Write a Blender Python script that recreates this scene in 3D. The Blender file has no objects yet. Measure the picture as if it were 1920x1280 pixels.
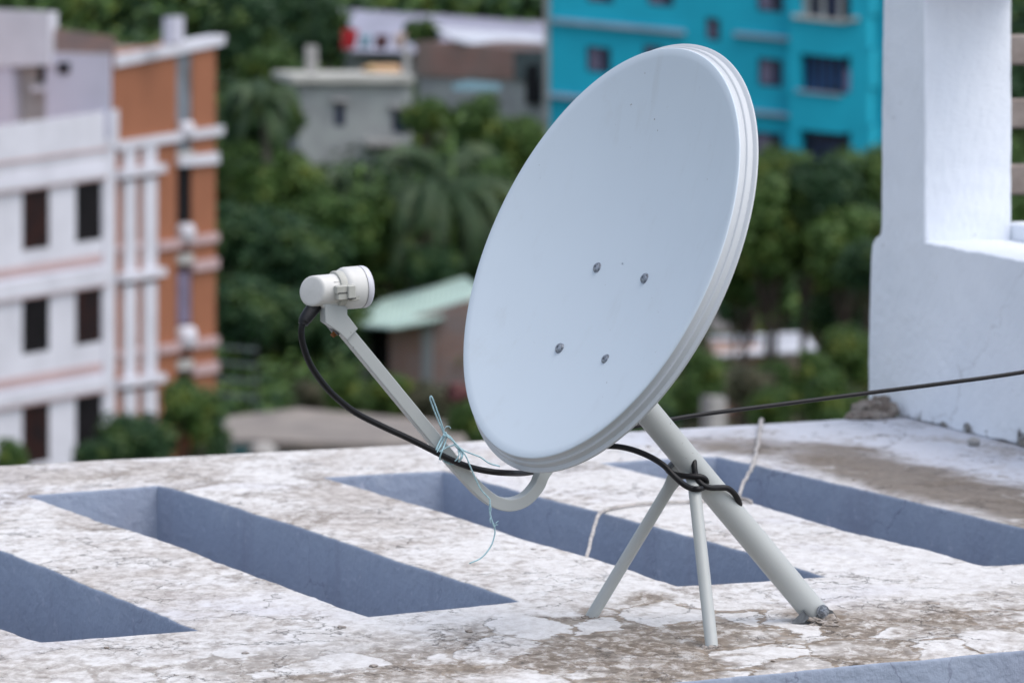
import bpy, bmesh, math, random
from mathutils import Vector as V, Matrix
import mathutils.noise as mn
random.seed(7)
scn = bpy.context.scene
col = scn.collection
# ------------------------------------------------------------------ camera model (photo pixels 1920x1280)
F, PITCH, ROLL = 6900.0, .0965, .003
EYE = V((0, 0, 1.0))
FW = V((0, math.cos(PITCH), -math.sin(PITCH)))
_R = V((1, 0, 0)); _U = V((0, math.sin(PITCH), math.cos(PITCH)))
RT = _R*math.cos(ROLL) + _U*math.sin(ROLL)
UP = _U*math.cos(ROLL) - _R*math.sin(ROLL)
def ray(px, py): return FW + RT*((px-960)/F) - UP*((py-640)/F)
def W(px, py, d): return EYE + ray(px, py)*d
def G(px, py, z=0.0):
    r = ray(px, py); return EYE + r*((z-EYE.z)/r.z)
def onplane(px, py, p0, n):
    r = ray(px, py); return EYE + r*((p0-EYE).dot(n)/r.dot(n))

# ------------------------------------------------------------------ object helpers
def wloc(o):
    l = V((0, 0, 0))
    while o: l += o.location; o = o.parent
    return l
def tag(o, label=None, cat=None, group=None, kind=None):
    if label: o['label'] = label
    if cat: o['category'] = cat
    if group: o['group'] = group
    if kind: o['kind'] = kind
    return o
def empty(name, loc, label, cat, group=None):
    o = bpy.data.objects.new(name, None); o.empty_display_size = .1
    o.location = loc; col.objects.link(o)
    return tag(o, label, cat, group)
def mk(name, verts, faces, mats, parent=None, smooth=True, label=None, mi=None, flatmi=()):
    verts = [V(v) for v in verts]
    if parent is not None: base = wloc(parent)
    else:
        xs = [v.x for v in verts]; ys = [v.y for v in verts]; zs = [v.z for v in verts]
        base = V(((min(xs)+max(xs))/2, (min(ys)+max(ys))/2, min(zs)))
    me = bpy.data.meshes.new(name)
    me.from_pydata([tuple(v-base) for v in verts], [], faces)
    if not isinstance(mats, (list, tuple)): mats = [mats]
    for m in mats: me.materials.append(m)
    for i, p in enumerate(me.polygons):
        if mi: p.material_index = mi[i]
        p.use_smooth = smooth and (p.material_index not in flatmi)
    me.update()
    o = bpy.data.objects.new(name, me); col.objects.link(o)
    if parent is not None: o.parent = parent
    else: o.location = base
    if label: o['label'] = label
    return o
class MB:
    def __init__(s): s.v = []; s.f = []; s.m = []
    def add(s, v, f, m=0):
        k = len(s.v); s.v += [V(x) for x in v]; s.f += [tuple(i+k for i in q) for q in f]; s.m += [m]*len(f)
    def prism(s, bot, top, m=0):
        n = len(bot)
        s.add(list(bot)+list(top), [tuple(range(n))[::-1], tuple(range(n, 2*n))]+[(i, (i+1) % n, n+(i+1) % n, n+i) for i in range(n)], m)
    def box(s, c, ex, ey, ez, sx, sy, sz, m=0, bev=0.0):
        c = V(c)
        if bev <= 0:
            q = [c+ex*(sx/2*a)+ey*(sy/2*b) for a, b in ((-1, -1), (1, -1), (1, 1), (-1, 1))]
            s.prism([p-ez*(sz/2) for p in q], [p+ez*(sz/2) for p in q], m); return
        b_ = bev; rings = []
        for zz, ins in ((-sz/2, b_), (-sz/2+b_, 0), (sz/2-b_, 0), (sz/2, b_)):
            hx, hy = sx/2-ins, sy/2-ins; k = b_*.7
            pts = [(-hx+k, -hy), (hx-k, -hy), (hx, -hy+k), (hx, hy-k), (hx-k, hy), (-hx+k, hy), (-hx, hy-k), (-hx, -hy+k)]
            rings.append([c+ex*x+ey*y+ez*zz for x, y in pts])
        s.loft(rings, True, True, m)
    def loft(s, rings, closed=True, caps=False, m=0):
        n = len(rings[0]); v = [p for r in rings for p in r]; f = []
        for i in range(len(rings)-1):
            for j in range(n if closed else n-1):
                a = i*n+j; b = i*n+(j+1) % n; f.append((a, b, b+n, a+n))
        if caps: f.append(tuple(range(n))[::-1]); f.append(tuple((len(rings)-1)*n+j for j in range(n)))
        s.add(v, f, m)
    def tube(s, path, r, n=14, m=0, caps=True):
        path = [V(p) for p in path]; rs = r if isinstance(r, (list, tuple)) else [r]*len(path)
        rings = []; t0 = (path[1]-path[0]).normalized()
        x = t0.orthogonal().normalized()
        for i, p in enumerate(path):
            t = (path[min(i+1, len(path)-1)]-path[max(i-1, 0)]).normalized()
            x = (x-t*x.dot(t)).normalized(); y = t.cross(x)
            rings.append([p+(x*math.cos(a)+y*math.sin(a))*rs[i] for a in [2*math.pi*k/n for k in range(n)]])
        s.loft(rings, True, caps, m)
    def rtube(s, path, side, w, h, m=0, ch=.15):
        # rectangular tube: 'side' is the constant side vector
        rings = []
        for i, p in enumerate(path):
            t = (path[min(i+1, len(path)-1)]-path[max(i-1, 0)]).normalized()
            y = t.cross(side).normalized(); a, b = w/2, h/2; k = min(w, h)*ch
            rings.append([p+side*u+y*v for u, v in ((-a+k, -b), (a-k, -b), (a-k*.3, -b+k*.3), (a, -b+k), (a, b-k), (a-k*.3, b-k*.3), (a-k, b), (-a+k, b), (-a+k*.3, b-k*.3), (-a, b-k), (-a, -b+k), (-a+k*.3, -b+k*.3))])
        s.loft(rings, True, True, m)
    def lathe(s, c, ax, prof, n=40, m=0, x0=None):
        x = x0 or ax.orthogonal().normalized(); y = ax.cross(x)
        rings = [[c+ax*z+(x*math.cos(a)+y*math.sin(a))*max(r, 1e-5) for a in [2*math.pi*k/n for k in range(n)]] for z, r in prof]
        s.loft(rings, True, True, m)
    def obj(s, name, mats, parent=None, smooth=True, label=None, flatmi=()):
        return mk(name, s.v, s.f, mats, parent, smooth, label, s.m, flatmi)
def sharp(o, ang=35):
    b = bmesh.new(); b.from_mesh(o.data)
    bmesh.ops.recalc_face_normals(b, faces=b.faces)
    for e in b.edges:
        if len(e.link_faces) == 2 and e.calc_face_angle(0) > math.radians(ang): e.smooth = False
    b.to_mesh(o.data); b.free(); return o
def spline(pts, k=8):
    pts = [V(p) for p in pts]; P = [pts[0]*2-pts[1]]+pts+[pts[-1]*2-pts[-2]]; out = []
    for i in range(1, len(P)-2):
        for j in range(k):
            t = j/k; a, b, c, d = P[i-1:i+3]
            out.append(.5*((2*b)+(c-a)*t+(2*a-5*b+4*c-d)*t*t+(3*b-a-3*c+d)*t**3))
    out.append(pts[-1]); return out

# ------------------------------------------------------------------ materials
class NT:
    def __init__(s, name):
        s.mat = bpy.data.materials.new(name); s.mat.use_nodes = True; s.t = s.mat.node_tree; s.n = s.t.nodes
        s.b = s.n['Principled BSDF']; s.b.inputs['Specular IOR Level'].default_value = .3
        s.co = s.n.new('ShaderNodeTexCoord')
    def link(s, a, b): s.t.links.new(a, b)
    def mapp(s, scale=(1, 1, 1), rot=(0, 0, 0), src=None, loc=(0, 0, 0)):
        m = s.n.new('ShaderNodeMapping'); m.inputs['Scale'].default_value = scale; m.inputs['Rotation'].default_value = rot; m.inputs['Location'].default_value = loc
        s.link(src or s.co.outputs['Object'], m.inputs['Vector']); return m.outputs[0]
    def noise(s, scale, detail=4, rough=.55, vec=None, dist=0, outc='Fac'):
        x = s.n.new('ShaderNodeTexNoise'); x.inputs['Scale'].default_value = scale; x.inputs['Detail'].default_value = detail
        x.inputs['Roughness'].default_value = rough; x.inputs['Distortion'].default_value = dist
        s.link(vec or s.co.outputs['Object'], x.inputs['Vector']); return x.outputs[outc]
    def vor(s, scale, feature='DISTANCE_TO_EDGE', vec=None, out='Distance', rnd=1):
        x = s.n.new('ShaderNodeTexVoronoi'); x.feature = feature; x.inputs['Scale'].default_value = scale; x.inputs['Randomness'].default_value = rnd
        s.link(vec or s.co.outputs['Object'], x.inputs['Vector']); return x.outputs[out]
    def math(s, op, a, b=None, clamp=False):
        x = s.n.new('ShaderNodeMath'); x.operation = op; x.use_clamp = clamp
        for i, q in enumerate((a, b)):
            if q is None: continue
            if isinstance(q, (int, float)): x.inputs[i].default_value = q
            else: s.link(q, x.inputs[i])
        return x.outputs[0]
    def ramp(s, src, a, b, lo=0.0, hi=1.0, smooth=True):
        x = s.n.new('ShaderNodeMapRange'); x.interpolation_type = 'SMOOTHSTEP' if smooth else 'LINEAR'
        for i, q in zip((1, 2, 3, 4), (a, b, lo, hi)): x.inputs[i].default_value = q
        s.link(src, x.inputs[0]); return x.outputs[0]
    def mix(s, fac, a, b, mode='MIX'):
        x = s.n.new('ShaderNodeMix'); x.data_type = 'RGBA'; x.blend_type = mode
        if isinstance(fac, (int, float)): x.inputs[0].default_value = fac
        else: s.link(fac, x.inputs[0])
        for i, q in ((6, a), (7, b)):
            if isinstance(q, (tuple, list)): x.inputs[i].default_value = (*q[:3], 1)
            else: s.link(q, x.inputs[i])
        return x.outputs[2]
    def bump(s, h, dist=.001, strength=1.0, prev=None):
        x = s.n.new('ShaderNodeBump'); x.inputs['Distance'].default_value = dist; x.inputs['Strength'].default_value = strength
        s.link(h, x.inputs['Height'])
        if prev: s.link(prev, x.inputs['Normal'])
        s.link(x.outputs[0], s.b.inputs['Normal']); return x.outputs[0]
    def col(s, c):
        if isinstance(c, (tuple, list)): s.b.inputs['Base Color'].default_value = (*c[:3], 1)
        else: s.link(c, s.b.inputs['Base Color'])
    def rough(s, r):
        if isinstance(r, (int, float)): s.b.inputs['Roughness'].default_value = r
        else: s.link(r, s.b.inputs['Roughness'])
def simple(name, c, rough=.6, var=.12, scale=8, metal=0, bump=0, bscale=60, spec=.3, c2=None):
    t = NT(name); n = t.noise(scale, 5, .6)
    d = c2 or tuple(x*(1-var*2) for x in c)
    t.col(t.mix(t.ramp(n, .35, .7), c, d)); t.rough(rough); t.b.inputs['Metallic'].default_value = metal
    t.b.inputs['Specular IOR Level'].default_value = spec
    if bump: t.bump(t.noise(bscale, 4, .6), bump)
    return t.mat
M = {}
# painted steel of the dish (light grey powder coat) with faint dust and specks
def painted(name, c, dirt=.25, rough=.42):
    t = NT(name)
    n = t.noise(3.5, 6, .6); sp = t.noise(170, 2, .5); sp2 = t.noise(9, 3, .6)
    speck = t.math('MULTIPLY', t.ramp(sp, .735, .76), t.ramp(sp2, .5, .62))
    c1 = t.mix(t.ramp(n, .35, .75, 0, dirt), c, tuple(x*.86 for x in c))
    c1 = t.mix(t.math('MULTIPLY', speck, .75), c1, (.12, .09, .07))
    t.col(c1); t.rough(t.ramp(n, .3, .7, rough-.05, rough+.1)); t.bump(t.noise(420, 2, .5), .00006)
    return t.mat
t = NT('reflector_paint')
n = t.noise(3.5, 6, .6); stk = t.noise(16, 6, .6, t.mapp((1.6, 1.6, .10))); blot = t.noise(6, 7, .7)
c = t.mix(t.ramp(n, .35, .75, 0, .22), (.59, .665, .735), (.54, .60, .65))
c = t.mix(t.math('MULTIPLY', t.ramp(stk, .54, .72), t.ramp(n, .4, .65, .03, .13)), c, (.36, .355, .34))
c = t.mix(t.ramp(blot, .58, .75, 0, .14), c, (.40, .39, .37))
sp = t.noise(150, 2, .5); c = t.mix(t.math('MULTIPLY', t.ramp(sp, .735, .765), t.ramp(t.noise(7, 3), .5, .62, 0, .8)), c, (.14, .11, .09))
t.col(c); t.rough(t.ramp(blot, .3, .7, .38, .55)); t.bump(t.noise(2.2, 2), .0012)
M['reflector'] = t.mat
M['rim'] = painted('rim_paint', (.52, .545, .57), .5, .5)
M['steel_paint'] = painted('pole_paint', (.43, .45, .445), .6, .38)
t = NT('rim_dirt'); M['plastic'] = simple('lnb_plastic', (.62, .615, .595), .45, .05, 30, spec=.4, bump=.00008, bscale=300)
M['plastic_cap'] = simple('lnb_cap_plastic', (.62, .62, .67), .35, .03, 30, spec=.4)
M['plastic_old'] = simple('lnb_clamp_plastic', (.47, .47, .43), .5, .08, 40, spec=.4, bump=.0001, bscale=200)
M['rubber'] = simple('black_rubber', (.004, .004, .006), .48, .2, 60, spec=.35, bump=.00012, bscale=220)
M['cord'] = simple('dirty_white_cord', (.50, .47, .45), .8, .2, 40, bump=.0006, bscale=260)
M['twine'] = simple('pale_blue_twine', (.40, .60, .66), .6, .15, 200)
M['screw'] = simple('zinc_bolt', (.36, .39, .44), .40, .3, 300, metal=.6)
M['seam'] = simple('dark_seam', (.08, .08, .08), .7, .1)
M['galv'] = simple('galvanised_plate', (.17, .18, .19), .5, .25, 60, metal=.4, bump=.0003, bscale=120)
M['rust'] = simple('rusty_screw', (.30, .11, .03), .8, .3, 300)
M['mortar'] = simple('mortar', (.22, .185, .155), .95, .35, 60, bump=.004, bscale=90, c2=(.42, .39, .37))
M['masonry'] = simple('broken_masonry', (.16, .13, .11), .95, .35, 25, bump=.006, bscale=60, c2=(.33, .30, .27))

# lavender blue paint on the sides of the beams
t = NT('lavender_blue_paint')
n1 = t.noise(2.2, 5, .6); n2 = t.noise(14, 6, .65)
c = t.mix(t.ramp(n1, .3, .7), (.325, .375, .475), (.280, .328, .425))
c = t.mix(t.ramp(n2, .55, .8, 0, .35), c, (.43, .47, .55))
ck = t.vor(5, vec=t.mix(.12, t.co.outputs['Object'], t.noise(9, 4, outc='Color')))
ckm = t.math('MULTIPLY', t.ramp(ck, .0, .01, 1, 0), t.ramp(t.noise(3), .5, .6))
c = t.mix(t.math('MULTIPLY', ckm, .5), c, (.12, .13, .19))
stn = t.noise(7, 6, .6, t.mapp((1, 1, .22))); c = t.mix(t.ramp(stn, .50, .70, 0, .45), c, (.23, .25, .33)); c = t.mix(t.ramp(t.noise(30, 5, .7), .60, .72, 0, .5), c, (.5, .52, .62))
t.col(c); t.rough(.75)
hh = t.math('ADD', t.noise(45, 5, .6), t.math('MULTIPLY', t.noise(9, 4, .6), 1.5))
t.bump(hh, .004)
M['lavender'] = t.mat

# weathered whitewashed concrete (top of the roof beams)
t = NT('weathered_whitewash'); O = t.co.outputs['Object']
geo = t.n.new('ShaderNodeNewGeometry'); sx = t.n.new('ShaderNodeSeparateXYZ'); t.link(geo.outputs['Position'], sx.inputs[0])
PX, PY = sx.outputs[0], sx.outputs[1]
warp = t.mix(.06, O, t.noise(5, 5, .6, outc='Color'))
st = t.mapp((1.15, .72, 1))
big = t.noise(1.7, 8, .66, st, .5); mid = t.noise(7, 8, .60, st, .5); fine = t.noise(38, 8, .72, st, .3); grit = t.noise(160, 4, .7)
lav = t.noise(1.7, 6, .6, t.mapp((.8, 1, 1), loc=(3, 7, 0)), .5)
base = t.mix(t.ramp(fine, .35, .65), (.70, .69, .685), (.57, .55, .535))
base = t.mix(t.ramp(lav, .5, .68, 0, .45), base, (.54, .54, .61))
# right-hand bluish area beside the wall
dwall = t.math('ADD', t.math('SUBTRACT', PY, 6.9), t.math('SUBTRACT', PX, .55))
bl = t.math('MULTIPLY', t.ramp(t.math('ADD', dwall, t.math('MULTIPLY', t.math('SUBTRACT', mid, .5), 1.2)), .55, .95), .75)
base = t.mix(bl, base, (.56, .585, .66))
# grey brown grime in patches with ragged edges
g = t.math('ADD', t.math('MULTIPLY', big, .72), t.math('MULTIPLY', mid, .28))
g2_ = t.math('ADD', g, t.math('MULTIPLY', t.math('SUBTRACT', fine, .5), .18))
nearedge = 0
grime = t.ramp(g2_, .47, .61)
base = t.mix(t.math('MULTIPLY', grime, .66), base, t.mix(t.ramp(fine, .4, .6), (.44, .395, .36), (.27, .228, .195)))
g3 = t.math('ADD', t.math('MULTIPLY', t.noise(5, 6, .65, t.mapp((1.0, .7, 1), loc=(2, 9, 0)), .8), .6), t.math('MULTIPLY', fine, .25))
base = t.mix(t.math('MULTIPLY', t.ramp(g3, .455, .53), .66), base, (.215, .180, .150))
fg = t.math('MULTIPLY', t.ramp(fine, .53, .62), t.ramp(big, .42, .56, .05, 1))
base = t.mix(t.math('MULTIPLY', fg, .28), base, (.30, .27, .26))
# heavy brown worn band along the front and along the right strip
wv = t.math('MULTIPLY', t.math('SUBTRACT', big, .5), 1.3)
front = t.ramp(t.math('ADD', t.math('SUBTRACT', PY, t.ramp(PX, -.35, .35, 0, .50)), t.math('ADD', t.math('MULTIPLY', wv, .8), t.math('MULTIPLY', t.math('SUBTRACT', mid, .5), .7))), 5.30, 5.56, 1, 0)
rightm = t.ramp(PX, -1.0, .25, .45, 1)
stripd = t.math('ABSOLUTE', t.math('ADD', t.math('SUBTRACT', PX, .82), t.math('MULTIPLY', t.math('SUBTRACT', PY, 7.45), .47)))
strip = t.math('MULTIPLY', t.ramp(t.math('ADD', stripd, t.math('MULTIPLY', wv, .45)), .07, .20, 1, 0), t.ramp(t.math('ADD', PY, wv), 8.15, 7.8, 0, 1))
warp = t.mix(.10, O, t.noise(7, 6, .65, outc='Color'))
cells = t.vor(8.5, vec=t.mapp((1.05, .62, 1), src=warp)); cw = t.ramp(t.noise(26, 5, .65), .3, .7, -.03, .035)
isl = t.ramp(t.math('ADD', cells, cw), .012, .050, 1, 0)            # brown network between paint islands
isl = t.math('MULTIPLY', isl, t.ramp(t.noise(9, 4), .36, .5, .7, 1))
cid = t.vor(8.5, 'F1', t.mapp((1.05, .62, 1), src=warp), 'Color'); sc_ = t.n.new('ShaderNodeSeparateColor'); t.link(cid, sc_.inputs[0])
blot = t.ramp(t.noise(4.1, 5, .62), .50, .58)
islm = t.math('MAXIMUM', t.math('MULTIPLY', blot, .8), t.math('MULTIPLY', t.ramp(sc_.outputs[0], .50, .56), t.ramp(t.noise(2.6, 4), .36, .48)))
wearf = t.math('MULTIPLY', t.math('MULTIPLY', front, rightm), t.math('MAXIMUM', isl, t.math('MULTIPLY', islm, t.ramp(fine, .36, .54, .35, 1))))
wears = t.math('MULTIPLY', strip, t.ramp(mid, .30, .44, .3, 1))
wear = t.math('MAXIMUM', wearf, wears)
brown = t.mix(t.ramp(fine, .4, .62), (.235, .172, .112), (.105, .076, .049))
brown = t.mix(t.ramp(t.noise(20, 5), .5, .7, 0, .6), brown, (.36, .32, .27))
brown = t.mix(t.math('MULTIPLY', wears, .75), brown, (.135, .105, .075))
base = t.mix(t.math('MULTIPLY', wear, .88), base, brown)
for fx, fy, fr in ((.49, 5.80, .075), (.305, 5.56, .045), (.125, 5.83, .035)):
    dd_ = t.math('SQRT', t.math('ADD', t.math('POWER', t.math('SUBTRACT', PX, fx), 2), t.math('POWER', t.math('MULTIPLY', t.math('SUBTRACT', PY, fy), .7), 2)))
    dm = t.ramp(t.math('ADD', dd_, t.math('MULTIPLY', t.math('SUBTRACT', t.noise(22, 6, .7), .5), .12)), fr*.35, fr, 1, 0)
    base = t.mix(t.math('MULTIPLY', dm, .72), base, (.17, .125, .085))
# hair cracks, broken up so that no closed cells show
c1 = t.vor(5.2, vec=t.mix(.16, O, t.noise(9, 6, .65, outc='Color')))
c2 = t.vor(15, vec=t.mix(.10, O, t.noise(13, 6, .65, outc='Color')))
k1 = t.math('MULTIPLY', t.ramp(c1, .0, .011, 1, 0), t.ramp(t.noise(6.5, 4), .47, .54))
k2 = t.math('MULTIPLY', t.ramp(c2, .0, .020, 1, 0), t.ramp(t.noise(5.2, 4, vec=t.mapp(loc=(5, 2, 0))), .53, .60))
ck = t.math('MAXIMUM', k1, t.math('MULTIPLY', k2, .6))
base = t.mix(t.math('MULTIPLY', ck, .6), base, (.12, .10, .09))
spots = t.math('MULTIPLY', t.ramp(t.noise(60, 2, .5), .74, .78), t.ramp(mid, .5, .6))
base = t.mix(spots, base, (.05, .045, .04))
base = t.mix(t.ramp(grit, .4, .7, 0, .12), base, (.3, .28, .27))
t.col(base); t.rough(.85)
h = t.math('ADD', t.math('MULTIPLY', fine, 1.0), t.math('MULTIPLY', mid, 2.0))
h = t.math('SUBTRACT', h, t.math('MULTIPLY', wear, .8)); h = t.math('SUBTRACT', h, t.math('MULTIPLY', ck, 1.2))
b1 = t.bump(h, .0022); t.bump(t.noise(1.6, 3), .03, 1, b1)
M['slab'] = t.mat

# white stucco wall with chipped foot
t = NT('white_stucco'); geo = t.n.new('ShaderNodeNewGeometry'); sx = t.n.new('ShaderNodeSeparateXYZ'); t.link(geo.outputs['Position'], sx.inputs[0])
n = t.noise(3, 5, .6); c = t.mix(t.ramp(n, .35, .7), (.85, .885, .94), (.78, .82, .88))
hz = t.math('ADD', sx.outputs[2], t.math('MULTIPLY', t.math('SUBTRACT', t.noise(16, 7, .75), .5), .30))
chip = t.math('MULTIPLY', t.ramp(hz, -.004, .006, 1, 0), t.ramp(t.noise(6.5, 4, .6), .40, .50))
c = t.mix(chip, c, t.mix(t.ramp(t.noise(60, 4), .4, .65), (.30, .28, .25), (.10, .09, .08)))
sp = t.math('MULTIPLY', t.ramp(t.noise(60, 2), .74, .76), t.ramp(t.noise(5, 2), .52, .6))
c = t.mix(sp, c, (.2, .19, .18))
cr = t.vor(2.6, vec=t.mix(.12, t.co.outputs['Object'], t.noise(8, 5, outc='Color')))
c = t.mix(t.math('MULTIPLY', t.math('MULTIPLY', t.ramp(cr, 0, .006, 1, 0), t.ramp(t.noise(2.3), .52, .6)), .35), c, (.3, .29, .29))
t.col(c); t.rough(.8)
h = t.math('ADD', t.noise(55, 6, .7), t.math('MULTIPLY', t.noise(14, 5, .6), 2.0)); h = t.math('SUBTRACT', h, t.math('MULTIPLY', chip, 3))
t.bump(h, .0032)
M['stucco'] = t.mat
M['louvre'] = simple('beige_slat', (.20, .165, .145), .7, .1, 10, c2=(.30, .26, .235))

# background materials
M['bwhite'] = simple('white_facade', (.66, .665, .73), .8, .07, .8)
M['blav'] = simple('lavender_facade', (.58, .58, .68), .8, .06, .5)
M['bcream'] = simple('cream_facade', (.50, .49, .47), .85, .14, .8)
M['bpink'] = simple('pink_band', (.52, .38, .38), .8, .06, .6)
M['orange'] = simple('terracotta_facade', (.33, .132, .070), .8, .06, .5)
M['brownroof'] = simple('brown_roof', (.24, .19, .18), .9, .2, .6, c2=(.35, .22, .18))
M['darkglass'] = simple('dark_window', (.008, .006, .008), .6, .3, 2, spec=.15)
M['redglass'] = simple('brown_window', (.030, .010, .008), .6, .5, 1.5, spec=.15, c2=(.01, .007, .009))
M['greyglass'] = simple('grey_window', (.20, .23, .27), .4, .2, 1, spec=.5, c2=(.10, .10, .11))
M['navy'] = simple('navy_window', (.018, .028, .075), .35, .4, 1, spec=.4)
M['mauve'] = simple('mauve_shutter', (.20, .17, .25), .6, .2, 2)
M['blue'] = simple('turquoise_facade', (.013, .42, .57), .75, .05, .35, c2=(.011, .37, .51))
M['ledge'] = simple('faded_ledge', (.36, .42, .52), .8, .1, 1)
M['greywall'] = simple('grey_plaster', (.36, .38, .37), .9, .15, .6, c2=(.27, .28, .28))
M['palewhite'] = simple('bright_roof_deck', (.55, .54, .50), .9, .1, .5)
def brickmat(name, c1, c2, mortar, sc=1.0):
    t = NT(name); b = t.n.new('ShaderNodeTexBrick'); b.inputs['Scale'].default_value = sc
    b.inputs['Color1'].default_value = (*c1, 1); b.inputs['Color2'].default_value = (*c2, 1); b.inputs['Mortar'].default_value = (*mortar, 1)
    b.inputs['Brick Width'].default_value = .5; b.inputs['Row Height'].default_value = .18; b.inputs['Mortar Size'].default_value = .02
    t.link(t.mapp(rot=(math.pi/2, 0, 0)), b.inputs['Vector'])
    t.col(t.mix(t.ramp(t.noise(.7, 5), .35, .7, 0, .7), b.outputs['Color'], mortar)); t.rough(.9); return t.mat
M['brick'] = brickmat('old_brick', (.28, .15, .12), (.34, .20, .17), (.20, .17, .15))
M['brick2'] = brickmat('pale_brick', (.46, .27, .20), (.36, .20, .15), (.34, .30, .28))
def corrug(name, c, c2, freq=14):
    t = NT(name); w = t.n.new('ShaderNodeTexWave'); w.inputs['Scale'].default_value = freq*.1; w.inputs['Distortion'].default_value = .5
    t.link(t.co.outputs['Object'], w.inputs['Vector'])
    t.col(t.mix(t.ramp(t.noise(.35, 6, .65), .42, .62), c, c2)); t.rough(.5); t.bump(w.outputs['Fac'], .03); return t.mat
M['mint'] = corrug('mint_tin', (.46, .60, .53), (.38, .51, .46))
M['tin'] = corrug('lavender_tin', (.34, .34, .43), (.26, .26, .33))
M['tinbright'] = corrug('bright_tin', (.75, .76, .82), (.45, .46, .52))
M['oldroof'] = simple('weathered_roof', (.27, .24, .215), .9, .25, .7, c2=(.18, .16, .15))
M['teal'] = simple('dark_teal', (.02, .07, .075), .6, .3, 1)
M['dark'] = simple('dark_opening', (.010, .010, .012), .8, .2, 1)
M['fencegrey'] = simple('fence_slat', (.10, .13, .13), .7, .2, 2)
M['red'] = simple('red_cloth', (.45, .03, .04), .8, .1, 3)
M['sky_cloth'] = simple('pale_blue_cloth', (.25, .42, .50), .8, .1, 3)
M['brown_cloth'] = simple('brown_cloth', (.13, .05, .05), .8, .2, 3)
M['cream_cloth'] = simple('cream_cloth', (.60, .48, .42), .8, .1, 3)
M['orange_cloth'] = simple('orange_cloth', (.60, .33, .22), .8, .1, 3, c2=(.62, .46, .22))
M['pale'] = simple('pale_concrete', (.40, .39, .38), .9, .15, 1.2)
M['bark'] = simple('bark', (.09, .07, .055), .9, .3, 4)
M['palmbark'] = simple('palm_bark', (.16, .14, .11), .9, .3, 6)
t = NT('ground'); t.col(t.mix(t.ramp(t.noise(.08, 6), .4, .6), (.06, .07, .035), (.10, .08, .055))); t.rough(.95); M['ground'] = t.mat
def leafmat(name, a, b, yel, amt=.5):
    t = NT(name); n = t.noise(.42, 5, .7); n2 = t.noise(2.4, 3, .6)
    c = t.mix(t.ramp(n2, .35, .7), a, b); c = t.mix(t.ramp(n, .50, .68, 0, amt), c, yel)
    t.col(c); t.rough(.55); t.b.inputs['Specular IOR Level'].default_value = .25; return t.mat
M['leaf_dark'] = leafmat('leaf_dark', (.016, .050, .020), (.030, .074, .023), (.095, .145, .026), .8)
M['leaf_mid'] = leafmat('leaf_mid', (.036, .084, .020), (.068, .124, .025), (.20, .23, .030), .6)
M['leaf_light'] = leafmat('leaf_light', (.045, .100, .022), (.085, .145, .030), (.24, .26, .040), .65)
M['leaf_dry'] = leafmat('leaf_dry', (.075, .080, .045), (.10, .105, .06), (.15, .11, .07), .6)
M['palm_leaf'] = leafmat('palm_leaf', (.026, .056, .024), (.055, .090, .038), (.12, .15, .06), .5)
M['banana'] = leafmat('banana_leaf', (.10, .18, .045), (.14, .22, .06), (.20, .26, .09), .5)

# ------------------------------------------------------------------ plate with holes (beams, walls, facades)
def jit(loop, step, amp, seed, closed=True):
    out = []; n = len(loop); L = 0
    for i in range(n):
        a, b = V(loop[i]), V(loop[(i+1) % n]); d = (b-a).length; k = max(1, int(d/step))
        nr = V((-(b-a).y, (b-a).x)).normalized() if d > 0 else V((0, 0))
        for j in range(k):
            p = a+(b-a)*(j/k)
            q = mn.noise(V((p.x*9, p.y*9, seed)))*amp*1.0 + mn.noise(V((p.x*38, p.y*38, seed+5)))*amp*.7
            w = 1 if 0 < j else .2
            out.append(p+nr*q*w)
    return out
def inset(loop, d):
    n = len(loop); out = []
    for i in range(n):
        a, b, c = loop[i-1], loop[i], loop[(i+1) % n]
        e1 = (b-a).normalized(); e2 = (c-b).normalized(); n1 = V((-e1.y, e1.x)); n2 = V((-e2.y, e2.x))
        m = (n1+n2); m = m/max(m.length_squared, .3)*2*.5*1.0
        out.append(b+m*d*1.0)
    return out
def area(l): return sum(l[i-1].x*l[i].y-l[i].x*l[i-1].y for i in range(len(l)))/2
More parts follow.
